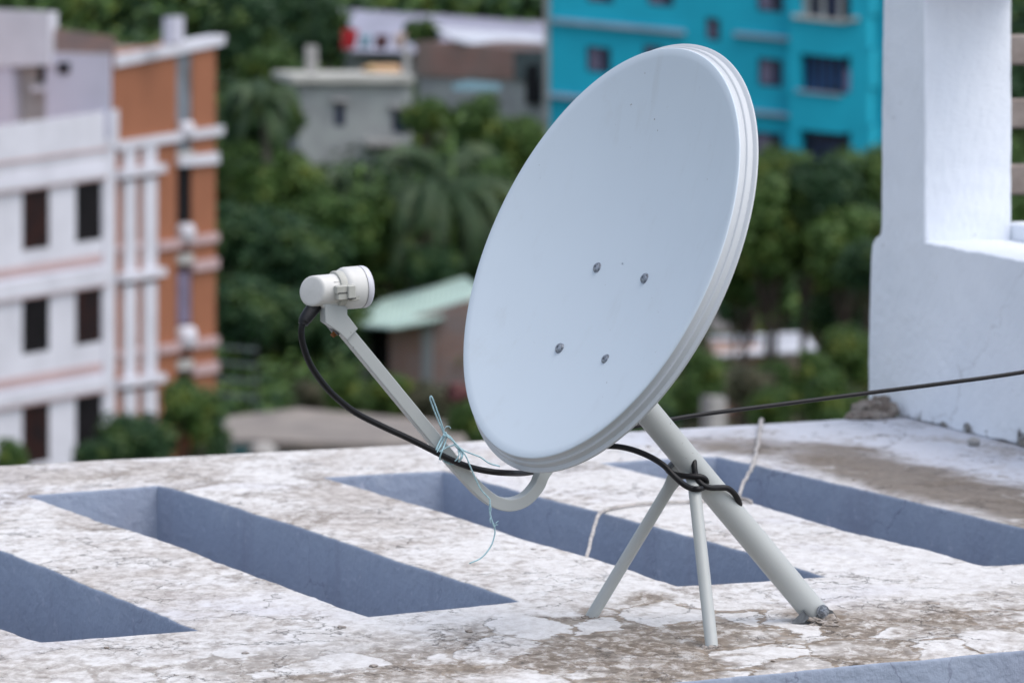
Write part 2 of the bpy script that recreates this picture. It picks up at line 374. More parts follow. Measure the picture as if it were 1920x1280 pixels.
def plate(name, outer, holes, tr, thick, mats, parent=None, bev=.006, step=.03, amp=.003, bottom=True, seed=0, label=None):
    """outer/holes: 2D loops; tr(x,y,h) -> world, h=0 the front face, thickness goes to -thick. slot0 face, slot1 sides"""
    bm = bmesh.new(); loops = [[V(p[:2]) for p in outer]]+[[V(p[:2]) for p in h] for h in holes]
    tops = []
    for i, l in enumerate(loops):
        if area(l) < 0: l = l[::-1]
        l = jit(l, step, amp, seed+i*3.3) if step else l
        # ccw loop: inset (+) moves inwards; for outer the top ring is inset, for holes it is outset
        sg = 1 if i == 0 else -1
        prof = [(bev, 0), (bev*.45, -bev*.18), (bev*.12, -bev*.55), (0, -bev*1.2), (0, -thick)] if bev else [(0, 0), (0, -thick)]
        rings = []
        for off, h in prof:
            q = inset(l, off*sg) if off else l
            rings.append([bm.verts.new(tr(p.x, p.y, h)) for p in q])
        for a, b in zip(rings, rings[1:]):
            for j in range(len(a)):
                k = (j+1) % len(a); f = bm.faces.new((a[j], a[k], b[k], b[j])); f.material_index = 1 if a is not rings[0] or not bev else 0; f.smooth = True
        tops.append((rings[0], rings[-1]))
    for idx in ((0, 1) if bottom else (0,)):
        es = []
        for tp in tops:
            r = tp[idx]
            for j in range(len(r)):
                e = bm.edges.get((r[j], r[(j+1) % len(r)]))
                es.append(e or bm.edges.new((r[j], r[(j+1) % len(r)])))
        g = bmesh.ops.triangle_fill(bm, use_beauty=True, use_dissolve=False, edges=es)
        for f in g['geom']:
            if isinstance(f, bmesh.types.BMFace): f.material_index = 0 if idx == 0 else 1; f.smooth = False
    bmesh.ops.recalc_face_normals(bm, faces=bm.faces)
    for e in bm.edges:
        if len(e.link_faces) == 2 and e.calc_face_angle(0) > math.radians(50): e.smooth = False
    base = wloc(parent) if parent is not None else V(tr(*loops[0][0], -thick))
    for v in bm.verts: v.co -= base
    me = bpy.data.meshes.new(name); bm.to_mesh(me); bm.free()
    for m in mats: me.materials.append(m)
    o = bpy.data.objects.new(name, me); col.objects.link(o)
    if parent is not None: o.parent = parent
    else: o.location = base
    if label: o['label'] = label
    return o

# ================================================================== ROOF SLAB with slots
def g2(l): return [tuple(G(*p)[:2]) for p in l]
slotA = g2([(52, 928), (175, 919), (295, 909), (350, 923), (510, 972), (590, 997), (775, 1060), (900, 1100), (972, 1127), (830, 1142), (692, 1155), (625, 1132), (550, 1105), (360, 1033), (300, 1012), (175, 972)])
slotB = g2([(606, 894), (720, 887), (830, 882), (960, 917), (1125, 960), (1260, 995), (1410, 1037), (1548, 1081), (1400, 1091), (1272, 1098), (1160, 1060), (960, 1003), (925, 990), (820, 957)])
slotC = g2([(1125, 867), (1240, 859), (1343, 855), (1460, 881), (1660, 927), (1920, 990), (2120, 1046), (1845, 1060), (1740, 1030), (1575, 992), (1410, 942), (1260, 900)])
slotZ = g2([(-560, 925), (-330, 912), (0, 1031), (100, 1069), (200, 1111), (300, 1152), (372, 1181), (230, 1192), (80, 1203), (55, 1197), (0, 1177)])
far = [(-900, 915), (0, 873), (200, 862), (450, 850), (841, 830), (900, 826), (1266, 804), (1434, 794), (1587, 785)]
outer = g2(far)
fe = V(g2([(1587, 785)])[0]); fd = (V(outer[-1])-V(outer[-3])).normalized()
outer += [tuple(fe+fd*3.2)]
f1, f2 = V(g2([(1260, 1278)])[0]), V(g2([(1920, 1217)])[0]); dd = (f2-f1).normalized()
outer += [tuple(f2+dd*1.4+V((.3, 0))), tuple(f2), tuple(V(g2([(1560, 1250)])[0])), tuple(f1), tuple(V(g2([(900, 1302)])[0])), tuple(V(g2([(300, 1345)])[0])), tuple(V(g2([(-500, 1400)])[0]))]
TH = .34
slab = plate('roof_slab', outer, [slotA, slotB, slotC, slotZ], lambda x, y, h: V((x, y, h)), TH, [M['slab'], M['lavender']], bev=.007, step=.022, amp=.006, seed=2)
tag(slab, 'weathered whitewashed concrete roof deck with long slots between blue-grey beams, under the dish', 'roof deck')

# ================================================================== WHITE WALL on the right
ga, gb = G(1652, 772), G(1920, 838)
wd = V((gb.x-ga.x, gb.y-ga.y, 0)).normalized()          # along the wall, towards the camera-right
wn = V((wd.y, -wd.x, 0));                              # front normal
if wn.dot(EYE-ga) < 0: wn = -wn
def wpt(px, py):
    p = onplane(px, py, ga, wn); q = p-ga; return (q.dot(wd), p.z)
def wtr(x, y, h): return V((ga.x, ga.y, 0))+wd*x+V((0, 0, y))+wn*h
def wl(l): return [wpt(*p) for p in l]
xr = wpt(1920, 600)[0]+1.6
ob = wpt(1628, 740)
sillz = wpt(1734, 455)
sillr = wpt(1920, 491)
slope = (sillr[1]-sillz[1])/(sillr[0]-sillz[0])
topz = wpt(1734, -6)
wouter = [(ob[0], .0), *wl([(1629, 600), (1633, 480), (1635, 458), (1641, 446), (1650, 440), (1652, 425), (1653, 200), (1656, 0), (1657, -120)]), (xr, wpt(1657, -120)[1]+.1), (xr, 0.0)]
wouter = wouter[::-1]
whole = [sillz, (xr-.25, sillz[1]+slope*(xr-.25-sillz[0])), (xr-.25, topz[1]), topz]
wall = empty('white_wall', wtr(.2, 0, 0), 'white stuccoed wall with an open window bay and crumbling foot, right edge of the roof', 'wall')
WT = .222
plate('wall_face', wouter, [whole], lambda x, y, h: wtr(x, y+.001, h), WT, [M['stucco'], M['stucco']], wall, bev=.007, step=.02, amp=.0035, seed=11)
# inner raised sill and slats behind the opening
mb = MB(); a = onplane(1888, 448, wtr(0, 0, -WT), wn)
ax = wd; q0 = (a-V((ga.x, ga.y, 0))).dot(wd)
mb.box(wtr(q0+.75, a.z+.010, -WT-.07), wd, wn, V((0, 0, 1)), 1.5, .136, .06, bev=.006)
sharp(mb.obj('sill', M['stucco'], wall))
for i, (y0, y1) in enumerate(((65, 122), (185, 241), (308, 366))):
    mb = MB(); d0 = 9.0
    p0 = W(1868, y0, d0); p1 = W(1868, y1, d0); hgt = p0.z-p1.z
    dirn = (V((.96, .28, 0))).normalized(); nn = V((dirn.y, -dirn.x, 0))
    mb.box((p0+p1)/2+dirn*.6, dirn, nn, V((0, 0, 1)), 1.2, .05, hgt, bev=.006)
    sharp(mb.obj('slat', M['louvre'], wall))
for k in (-.022, 1.18):
    mb = MB(); c = W(1868, 65, 9.0)+dirn*k-nn*.05; mb.box(V((c.x, c.y, c.z/2+.12)), dirn, nn, V((0, 0, 1)), .06, .05, c.z+.24, bev=.004); sharp(mb.obj('slat_post', M['louvre'], wall))
# broken masonry at the foot of the wall corner
def rock(c, r, seed, sq=(1, 1, 1), sub=3, amp=.35):
    bm = bmesh.new(); bmesh.ops.create_icosphere(bm, subdivisions=sub, radius=1)
    for v in bm.verts:
        k = 1+amp*mn.noise(v.co*1.7+V((seed*7.1, 0, 0)))+amp*.5*mn.noise(v.co*4+V((seed, 3, 0)))+amp*.25*mn.noise(v.co*9)
        v.co = V((v.co.x*sq[0], v.co.y*sq[1], v.co.z*sq[2]))*k*r
    vs = [V(c)+v.co for v in bm.verts]; fs = [tuple(x.index for x in f.verts) for f in bm.faces]; bm.free(); return vs, fs
mb = MB()
for px, py, r, sq, s in ((1628, 772, .030, (1.2, 1, .9), 1), (1612, 780, .022, (1.4, 1, .6), 2), (1650, 768, .030, (1, .6, 1.1), 3), (1664, 775, .026, (1, .7, 1), 4), (1640, 782, .02, (1.3, .8, .6), 5), (1596, 786, .012, (1.4, 1, .6), 6)):
    p = G(px, min(py+8, 786)); mb.add(*rock(p+V((0, 0, r*.35)), r, s, sq))
mb.obj('broken_corner', M['masonry'], wall, smooth=False, label='crumbled brown masonry at the wall foot')
p = G(1826, 836); vs, fs = rock(p+V((0, 0, .009)), .012, 9, (1.1, 1, .8), 3, .4)
tag(mk('pebble', vs, fs, M['pale'], None, True), 'small pale stone chip lying on the roof deck below the white wall', 'stone')
# flakes of peeled paint / cement
mb = MB()
for k, (px, py) in enumerate([(1215, 838), (1660, 792), (640, 1177), (1000, 1030), (700, 1250), (460, 1225), (1450, 1240), (1700, 880), (1600, 900), (880, 1185), (200, 1215)]):
    p = G(px, py); r = random.uniform(.003, .006); mb.add(*rock(p+V((0, 0, r*.4)), r, 20+k, (1.4, 1, .5), 2, .5))
# (tiny crumbs belong to the deck surface)
mb.obj('crumbs', M['mortar'], slab, smooth=False); bpy.data.objects['crumbs']['kind'] = 'stuff'

# ================================================================== SATELLITE DISH
s_ = V((.5068, -.8593, -.0691)).normalized(); n_ = V((-.7717, -.4879, .4079)).normalized()
u_ = n_.cross(s_).normalized(); s_ = u_.cross(n_).normalized()
C = V((.1264, 5.5374, .6020)); DA, DB, DEP = .3100, .3319, .053
base = G(1540, 1163)
dish = empty('satellite_dish', base, 'large pale grey oval satellite dish with feed arm, on a slanted pole with two struts', 'satellite dish')
NS = 192
def ring(k, off, fl=0.0):
    return [C+s_*((DA*k+fl)*math.cos(a))+u_*((DB*k+fl)*math.sin(a))+n_*off for a in [2*math.pi*i/NS for i in range(NS)]]
mb = MB(); NR = 26
fr = [ring(max(i/NR, .004), -DEP*(1-(i/NR)**2)) for i in range(NR+1)]
# softly rolled edge
fr[-1] = ring(1, -.0006)
mb.loft(fr+[ring(1, -.0012, .0012), ring(1, -.0022, .0017)], True, False)
bk = [ring(max(i/NR, .004), -DEP*(1-(i/NR)**2)-.0022) for i in range(NR, -1, -1)]
mb.loft([ring(1, -.0022, .0017), ring(1, -.0040, .0010)]+bk, True, False)
mb.obj('reflector', M['reflector'], dish)
mb = MB()
prof = [(.0022, .0017), (.0095, .0030), (.0101, .0040), (.0104, .0066), (.0114, .0080), (.0185, .0098), (.0192, .0106), (.0200, .0150), (.0212, .0168), (.0232, .0172), (.0244, .0164), (.0246, .0140), (.0210, .0085), (.0118, .0060), (.0060, .0010)]
mb.loft([ring(1, -d, f) for d, f in prof], True, False)
sharp(mb.obj('rim', M['rim'], dish), 28)
# bolts
for px, py in ((1120, 502), (1209, 522), (1049, 653), (1136, 674)):
    p = onplane(px, py, C-n_*.047, n_); q = p-C; rr = (q.dot(s_)/DA)**2+(q.dot(u_)/DB)**2
    p = onplane(px, py, C-n_*(DEP*(1-rr)), n_)
    mb = MB(); mb.lathe(p, n_, [(-.004, .0086), (.0006, .0086), (.0012, .0083), (.0013, .0070), (.0034, .0066), (.0044, .0052), (.0046, .0025), (.0034, .0022), (.0034, .0001)], 24)
    sharp(mb.obj('bolt', M['screw'], dish))
# symmetry plane helper
def sp(px, py, off=0.0): return onplane(px, py, C+s_*off, s_)
# feed arm
arm = [sp(*p) for p in ((640, 612), (740, 733), (845, 861), (880, 900), (903, 923), (928, 940), (956, 945), (984, 935), (1006, 911), (1018, 886))]
tail = arm[-1]; bc = onplane(1128, 588, C-n_*.10, n_)
arm += [tail+(bc-tail)*k+(-n_)*.03*math.sin(k*3.1) for k in (.15, .4, .7)]
pts = spline(arm[:3], 4)[:-1]+spline(arm[2:], 6)
mb = MB(); mb.rtube(pts, s_, .0170, .0190, ch=.09)
sharp(mb.obj('feed_arm', M['steel_paint'], dish), 19)
mb = MB(); e = arm[0]
# back mount: plate, box bracket and clamp (mostly hidden)
mount = bc
pole_t = W(1172, 722, 5.72); pdir = (pole_t-base).normalized()
mb.box(mount+n_*.035, s_, u_, n_, .15, .17, .004, bev=.001)
mb.box(mount-n_*.01+s_*.045, s_, u_, n_, .004, .13, .09, bev=.001)
mb.box(mount-n_*.01-s_*.045, s_, u_, n_, .004, .13, .09, bev=.001)
mb.tube([mount-n_*.03-s_*.055, mount-n_*.03+s_*.055], .006)
mb.tube([mount-n_*.03, pole_t+pdir*.02], .019)
sharp(mb.obj('mount_bracket', M['galv'], dish))
# pole
pb = base+pdir*.006
pp = [pb+(pole_t-pb)*(k/20) for k in range(21)]
mb = MB(); mb.tube(pp, .0212, 40); sharp(mb.obj('pole', M['steel_paint'], dish), 50)
# strut junction on the pole
J0 = pb+(pole_t-pb)*((onplane(1296, 893, pb, pdir.cross(V((0, 0, 1))).cross(pdir).normalized())-pb).dot(pole_t-pb)/(pole_t-pb).length_squared)
tocam = (EYE-J0); tocam -= pdir*tocam.dot(pdir); tocam.normalize()
side = pdir.cross(tocam).normalized()
l1, l2 = G(1108, 1157), G(1335, 1214)
# struts: round tube with flattened, bolted top
def strut(foot, top, r, flatdir, ext):
    d = (top-foot).normalized(); mb = MB(); x = (flatdir-d*flatdir.dot(d)).normalized(); y = d.cross(x)
    rings = []; L = (top-foot).length+ext
    for t_ in [0, .012, .3, .6, .8]+[.86, .89, .92, .95, .975, .99, 1.0]:
        k = 0 if t_ < .86 else min(1, (t_-.86)/.06)
        rw = r*(1+.32*k); rt = r*(1-.80*k)
        if t_ >= .99: rw *= .75 if t_ < 1 else .35
        p = foot+d*(t_*L)
        rings.append([p+x*(math.cos(a)*rt)+y*(math.sin(a)*rw) for a in [2*math.pi*i/24 for i in range(24)]])
    mb.loft(rings, True, True)
    return mb, d
topA = J0+tocam*.0245
mb, d2 = strut(l2, W(1299, 888, (topA-EYE).dot(FW)), .0098, tocam, .020)
sharp(mb.obj('strut', M['steel_paint'], dish), 60)
mb, d1 = strut(l1, W(1276, 879, (J0-EYE).dot(FW)+.022), .0098, tocam, .004)
sharp(mb.obj('strut', M['steel_paint'], dish), 60)
pbolt = W(1305, 876, (topA-EYE).dot(FW)+.004)
mb = MB(); mb.lathe(pbolt-tocam*.004, tocam, [(0, .0098), (.004, .0098), (.0045, .0075), (.0075, .0070), (.009, .005), (.0092, .0001)], 18)
sharp(mb.obj('strut_bolt', M['screw'], dish))
# foot bracket
gx = V((pdir.x, pdir.y, 0)).normalized(); gy = V((-gx.y, gx.x, 0)); gz = V((0, 0, 1))
if gy.dot(EYE-base) < 0: gy = -gy
mb = MB()
for sg in (-1, 1):
    o = base+gy*(sg*.0235)
    prof = [(-.020, 0), (-.017, .010), (-.010, .020), (-.001, .024), (.009, .020), (.026, 0)]
    prof2 = [o+gx*a+gz*b for a, b in prof]
    mb.prism([q-gy*.0016 for q in prof2], [q+gy*.0016 for q in prof2])
mb.box(base+gx*.004+gz*.0025, gx, gy, gz, .052, .052, .004)
mb.prism([W(1484, 1166, 5.80), W(1507, 1143, 5.80), W(1517, 1158, 5.79), W(1507, 1167, 5.79)], [W(1484, 1166, 5.805), W(1507, 1143, 5.805), W(1517, 1158, 5.795), W(1507, 1167, 5.795)])
sharp(mb.obj('foot_bracket', M['galv'], dish), 30)
bb = W(1543, 1145, 1); k = (base+gy*.026-EYE).dot(gy)/(bb-EYE).dot(gy); bb = EYE+(bb-EYE)*k
mb = MB(); mb.lathe(bb, gy, [(-.002, .0095), (.001, .0095), (.0014, .0070), (.0065, .0070), (.0068, .0045), (.014, .0044), (.0145, .0001)], 6)
mb.lathe(bb, gy, [(-.002, .0100), (.0012, .0100), (.0013, .001)], 20)
sharp(mb.obj('foot_bolt', M['screw'], dish))
# mortar blobs around the three feet (fixed to the deck)
for j, (p, r, sq, nrocks) in enumerate(((G(1545, 1168), .020, (1.5, 1.3, .55), 7), (G(1336, 1214), .011, (1.3, 1.2, .5), 4), (G(1108, 1157), .010, (1.2, 1.1, .5), 4))):
    mb = MB()
    for i in range(nrocks):
        an = random.uniform(0, 6.28); q = p+V((math.cos(an)*r*random.uniform(.2, 1.1), math.sin(an)*r*random.uniform(.2, 1.0), 0))
        if i == 0: q = p
        mb.add(*rock(q+V((0, 0, 0)), r*(1 if i == 0 else random.uniform(.35, .7)), 30+j*9+i, sq, 4 if i == 0 else 3, .6))
    mb.obj('mortar_patch', M['mortar'], slab, smooth=False)

# ---- LNB
Lc = sp(640, 541); aim = W(1118, 500, (C-EYE).dot(FW))
ax = (aim-Lc); ax -= s_*ax.dot(s_); ax.normalize()
lnb = empty('x', (0, 0, 0), None, None); bpy.data.objects.remove(lnb)
PXM = (Lc-EYE).dot(FW)/F
def along(px):  # axis coordinate whose centre projects to column px
    a0 = ax.dot(RT)/PXM; return (px-640)/a0
yy = ax.cross(s_).normalized()
if yy.z < 0: yy = -yy
xx = s_
view = (EYE-Lc).normalized()
def circ(c, r, n=56, nrm=None):
    pts = []
    for i in range(n):
        a = 2*math.pi*i/n; p = c+(xx*math.cos(a)+yy*math.sin(a))*r
        if nrm is not None:  # slide along the axis onto an oblique plane through c
            p = p-ax*((p-c).dot(nrm)/ax.dot(nrm))
        pts.append(p)
    return pts
mb = MB(); c0 = Lc+ax*along(586); cutn = (-ax*.86+view*.50+yy*.10).normalized(); Rb = .0224
mb.loft([circ(c0-ax*.0006, Rb*.02, nrm=cutn), circ(c0-ax*.0006, Rb*.80, nrm=cutn), circ(c0, Rb*.93, nrm=cutn), circ(c0+ax*.0012, Rb*.985, nrm=cutn), circ(c0+ax*.0035, Rb, nrm=cutn), circ(Lc+ax*along(632), Rb), circ(Lc+ax*along(650), Rb)], True, False)
sharp(mb.obj('converter_body', M['plastic'], dish), 50); body = bpy.data.objects['converter_body']
# lower flat shoe along the body with a seam line, plus small moulded ribs
mb = MB(); mb.box(Lc+ax*along(617)-yy*(Rb*.93)+view*.002, ax, s_, yy, .030, .022, .008, bev=.002)
mb.obj('body_shoe', M['plastic'], body)
mb = MB()
for k in range(1): mb.box(Lc+ax*along(625)+s_*(Rb*.76)+yy*(Rb*.62), ax, s_, yy, .016, .003, .0008)
mb.obj('body_rib', M['plastic'], body)
mb = MB(); pr = [(along(636), .0230), (along(640), .0285), (along(644), .0302), (along(647), .0308), (along(669), .0308), (along(670), .0304), (along(671), .0308)]
mb.lathe(Lc, ax, [(along(636), .001)]+pr+[(along(672), .0308)], 64); horn = sharp(mb.obj('feed_horn', M['plastic'], dish), 50)
mb = MB(); mb.lathe(Lc, ax, [(along(672)+.0003, .0306), (along(673), .0310), (along(680), .0308), (along(683), .0296), (along(685), .0268), (along(686), .001)], 64); sharp(mb.obj('horn_cap', M['plastic_cap'], horn), 60)
mb = MB(); mb.lathe(Lc, ax, [(along(671.4), .0306), (along(671.4), .03095), (along(672.3), .03095), (along(672.3), .0306)], 64); mb.obj('seam', M['seam'], horn)
# clamp: ring + buckle + bracket plate
mb = MB(); w0, w1 = along(627), along(653)
mb.lathe(Lc, ax, [(w0, .0224), (w0, .0258), (w0+.001, .0266), (w1-.001, .0266), (w1, .0258), (w1, .0224)], 64)
sp2 = lambda px, py: EYE+(W(px, py, 1)-EYE)*(((Lc+s_*.0268-EYE).dot(s_))/((W(px, py, 1)-EYE).dot(s_)))
bkc = sp2(646, 542)
mb.box(bkc, ax, s_, yy, .030, .010, .012, bev=.0012)
mb.box(sp2(655, 546)+s_*.004, ax, s_, yy, .012, .010, .020, bev=.0015)
mb.box(sp2(644, 555), ax, s_, yy, .022, .010, .010, bev=.0012)
mb.box(sp2(665, 556), ax, s_, yy, .014, .006, .011, bev=.001)
clamp = sharp(mb.obj('clamp', M['plastic_old'], dish), 40)
mb = MB(); mb.box(sp2(640, 548)+s_*.0052, ax, s_, yy, .016, .001, .0012); mb.box(sp2(655, 558)+s_*.008, ax, s_, yy, .013, .002, .0022)
mb.obj('clamp_slot', M['seam'], clamp)
# bracket under the clamp (moulded, outline as seen in profile)
prof = [(609, 570), (651, 574), (651, 590), (671, 616), (651, 637), (634, 622), (610, 605)]
q1 = [sp(x, y, .0135) for x, y in prof]; q0_ = [sp(x, y, -.0135) for x, y in prof]
q0_ = [p-s_*.016 for p in q1]
mb = MB()
cen = sum(q1, V())/len(q1); q1i = [p+(cen-p).normalized()*.0012+s_*.0008 for p in q1]
mb.loft([q0_, q1, q1i], True, True); sharp(mb.obj('arm_bracket', M['steel_paint'], dish), 25)
mb = MB()
sc = sp(627, 625); dn = (sp(620, 632)-sp(632, 618)).normalized()
mb.lathe(sc-dn*.004, dn, [(0, .0062), (.003, .0062), (.0035, .004), (.009, .004), (.0095, .001)], 6)
sharp(mb.obj('arm_screw', M['rust'], dish))
mb = MB(); mb.box(sp(622, 615, .0), (sp(632, 630)-sp(612, 605)).normalized(), s_, dn, .022, .020, .003)
mb.obj('screw_recess', M['galv'], dish)
# ---- coaxial cable (top-level): boot, run, knot
def dz(px, py, d): return W(px, py, d)
dL = (sp(600, 570)-EYE).dot(FW)
def spd(px, py, off=0): return sp(px, py, off)
path = [spd(590, 572, -.006), spd(580, 586, -.004), spd(569, 602, 0), spd(565, 622, 0), spd(568, 645), spd(579, 677), spd(597, 707), spd(625, 740), spd(665, 772), spd(715, 798, .004), spd(765, 821, .010), spd(815, 846, .0155), spd(838, 858, .0165), spd(866, 870, .0165), spd(900, 880, .016), spd(945, 886, .012), dz(1000, 884, 5.62), dz(1060, 862, 5.70), dz(1110, 840, 5.74), dz(1145, 836, 5.75), dz(1180, 841, 5.74), dz(1215, 854, 5.73), dz(1243, 871, 5.715), dz(1262, 890, 5.705), dz(1281, 907, 5.705), dz(1296, 915, 5.715), dz(1312, 916, 5.715)]
dj = (topA-EYE).dot(FW)
path += [dz(1322, 910, dj+.012), dz(1324, 901, dj-.006), dz(1316, 894, dj-.014), dz(1300, 893, dj-.016), dz(1282, 892, dj-.012), dz(1265, 889, dj-.004), dz(1255, 884, dj+.004), dz(1253, 878, dj+.016), dz(1262, 868, dj+.045), dz(1280, 850, dj+.06), dz(1291, 842, dj+.045), dz(1298, 846, dj+.018), dz(1301, 860, dj+.001), dz(1302, 876, dj-.008), dz(1304, 888, dj-.010), dz(1309, 899, dj-.014), dz(1318, 909, dj-.016), dz(1332, 914, dj-.013), dz(1350, 914, dj-.002), dz(1364, 915, dj+.004), dz(1376, 924, dj+.012), dz(1383, 935, dj+.02), dz(1387, 946, dj+.03)]
cable = empty('coaxial_cable', base+V((-.3, 0, .2)), 'black cable curving from the feed horn under the dish and knotted round the slanted pole', 'cable')
mb = MB(); mb.tube(spline(path, 7), .0047, 14); mb.obj('cable_run', M['rubber'], cable)
mb = MB(); bp = spline([spd(592, 571, -.006), spd(583, 583, -.004), spd(571, 600, -.001), spd(568, 608)], 4)
mb.tube(bp, [.0105]*3+[.0100]*3+[.0095]*2+[.0085]*2+[.0072]*3, 20); sharp(mb.obj('rubber_boot', M['rubber'], cable))
# ---- line running off to the right
pth = spline([dz(1120, 812, 5.95), dz(1190, 799, 5.95), dz(1300, 779, 6.0), dz(1450, 759.5, 6.05), dz(1620, 737.5, 6.1), dz(1780, 717, 6.12), dz(1940, 694, 6.15), dz(2300, 632, 6.2), dz(3200, 470, 6.4), dz(5200, 150, 7.2)], 8)
mb = MB(); mb.tube(pth, .0036, 12); tag(mb.obj('overhead_cable', M['rubber']), 'taut black cable stretched from behind the dish across the white wall', 'cable')
# ---- cord over the beams
def gz_(px, py, z): return G(px, py, z)
cp = [G(1100, 1046, -.02), G(1108, 1012, -.01), G(1116, 982, .0), G(1124, 964, .004), G(1140, 954, .005), G(1180, 947, .005), G(1230, 943, .005), G(1300, 940, .005), G(1370, 936, .005), G(1396, 936, .006), G(1409, 941, .004)]
cp2 = [G(1388, 936, .006), G(1386, 925, .02), G(1392, 908, .025), G(1403, 890, .018), G(1411, 873, .008), G(1417, 853, .006), G(1421, 830, .006), G(1425, 805, .007), G(1427, 790, .012), G(1428, 787, .004)]
cord = empty('cord', G(1390, 938), 'dirty white cord draped over the beam behind the pole and up to the far edge', 'cord')
def wob(pl, amp, sd): return [p+V((mn.noise(p*14+V((sd, 0, 0))), mn.noise(p*14+V((0, sd, 0))), abs(mn.noise(p*14+V((0, 0, sd))))))*amp for p in pl]
mb = MB(); pl = wob(spline(cp, 8), .002, 3); mb.tube(pl, .0036, 10); mb.obj('cord_run', M['cord'], cord)
mb = MB(); pl = wob(spline(cp2, 8), .003, 8); mb.tube(pl, [.0030+.0022*i/len(pl)+.0007*mn.noise(pl[i]*60) for i in range(len(pl))], 10); mb.obj('cord_tail', M['cord'], cord)
# ---- twine
def tw(px, py, off=.0): return sp(720+px/3.5556, 720+py/3.5556, .0115+off)
strands = [
 [(400, 345, .0), (398, 325, .004), (360, 240, .006), (325, 150, .008), (308, 100, .009), (311, 80, .010), (322, 92, .011), (350, 165, .008), (382, 255, .006), (405, 335, .004)],
 [(412, 330, .004), (395, 370, .004), (365, 425, .006), (340, 455, .004), (333, 466, -.004), (350, 470, -.02)],
 [(405, 340, .005), (385, 395, .005), (355, 448, .008), (345, 462, .003), (360, 468, -.02)],
 [(418, 345, .004), (405, 400, .005), (385, 450, .0125), (370, 495, .003), (378, 503, -.018)],
 [(400, 335, .005), (372, 380, .005), (345, 440, .007), (332, 462, .001)],
 [(410, 330, .005), (440, 350, .004), (468, 385, .002), (462, 405, .001), (420, 420, .004), (385, 440, .008), (352, 462, .006)],
 [(470, 405, .002), (505, 445, .006), (516, 480, .013), (500, 510, .010), (470, 527, .003), (430, 520, .0), (400, 507, .0)],
 [(480, 415, .003), (522, 452, .009), (520, 490, .012), (485, 528, .006), (440, 530, .001), (395, 512, .001)],
 [(495, 440, .005), (500, 470, .013), (478, 508, .010), (430, 522, .001)],
 [(408, 335, .006), (440, 360, .006), (510, 428, .008), (570, 458, .01), (640, 485, .012), (700, 525, .014), (772, 547, .016)],
 [(410, 338, .007), (470, 388, .008), (540, 470, .013), (580, 560, .012), (640, 690, .010), (690, 750, .012), (706, 775, .013), (704, 840, .014), (718, 905, .014), (735, 945, .013), (738, 1000, .012), (712, 1080, .012), (650, 1155, .012), (570, 1193, .014)],
 [(706, 790, .014), (712, 830, .016), (708, 870, .013), (726, 925, .014), (734, 950, .014)],
 [(735, 945, .013), (745, 925, .016), (762, 912, .018)], [(735, 950, .013), (750, 935, .013), (758, 938, .012)], [(712, 880, .014), (706, 905, .017), (712, 925, .016)],
 [(400, 300, .006), (415, 283, .008), (435, 282, .009), (445, 295, .01)], [(398, 330, .006), (412, 322, .008), (415, 338, .009), (402, 345, .008), (398, 332, .006), (412, 340, .004)]]
mb = MB()
for i, st_ in enumerate(strands): mb.tube(spline([tw(*p) for p in st_], 6), .00115 if i not in (12, 13, 14, 15) else .0006, 7)
tag(mb.obj('twine', M['twine']), 'pale blue twine knotted round the feed arm and black cable with loose ends', 'twine')

# ================================================================== BACKGROUND
class Pl:
    """vertical plane through the ray (px at distance d), running along horizontal direction whose vanishing column is vx"""
    def __init__(s, px, d, vx):
        s.p = W(px, 600, d); s.p.z = 0
        r = ray(vx, 640); s.e = V((r.x, r.y, 0)).normalized()
        s.n = V((s.e.y, -s.e.x, 0))
        if s.n.dot(EYE-s.p) < 0: s.n = -s.n
    def at(s, px, py, out=0.0):
        return onplane(px, py, s.p+s.n*out, s.n)
    def c(s, px, py):
        q = onplane(px, py, s.p, s.n); return ((q-s.p).dot(s.e), q.z)
    def tr(s, x, y, h): return s.p+s.e*x+V((0, 0, y))+s.n*h
    def pr(s, mb, quad, o0, o1, m=0):
        f = [s.tr(*s.c(*q), 0) for q in quad]
        mb.prism([p+s.n*o0 for p in f], [p+s.n*o1 for p in f], m)
def part(name, pl, quads, o0, o1, mat, parent, **k):
    for q in quads:
        mb = MB(); pl.pr(mb, q, o0, o1)
        o = mb.obj(name, mat, parent, smooth=False, **k)
        b = bmesh.new(); b.from_mesh(o.data); bmesh.ops.recalc_face_normals(b, faces=b.faces); b.to_mesh(o.data); b.free()
    return o
def rect(x0, y0, x1, y1, sl=0.0): return [(x0, y0), (x1, y0+sl*(x1-x0)), (x1, y1+sl*(x1-x0)), (x0, y1)]
def terr(y):
    K = [(-50, -20), (100, -19.5), (150, -15.8), (180, -9.5), (230, -6), (252, -4.2), (300, 6), (400, 28), (600, 60), (1200, 70)]
    for (a, b), (c, d) in zip(K, K[1:]):
        if y <= c: t_ = (y-a)/(c-a); t_ = max(0, min(1, t_)); return b+(d-b)*t_
    return 70
# ground sheet to the horizon
vs, fs = [], []; NX, NY = 60, 110
for j in range(NY+1):
    yv = -60+1500*(j/NY)**1.6
    for i in range(NX+1):
        xv = (i/NX-.5)*2; xv = math.copysign(abs(xv)**1.5, xv)*900
        vs.append((xv, yv, terr(yv)+1.2*mn.noise(V((xv*.03, yv*.03, 0)))))
for j in range(NY):
    for i in range(NX): a = j*(NX+1)+i; fs.append((a, a+1, a+NX+2, a+NX+1))
tag(mk('ground', vs, fs, M['ground']), 'earth and undergrowth of the valley rising to a hill', None, None, 'structure')

# own building below the deck
mb = MB(); mb.box(V((1.2, 6.75, -10.35)), V((1, -.06, 0)).normalized(), V((.06, 1, 0)).normalized(), V((0, 0, 1)), 9.2, 1.9, 17.0)
tag(mb.obj('lower_house', M['bwhite'], smooth=False), 'white painted storeys of the house underneath the slotted roof deck', 'house')

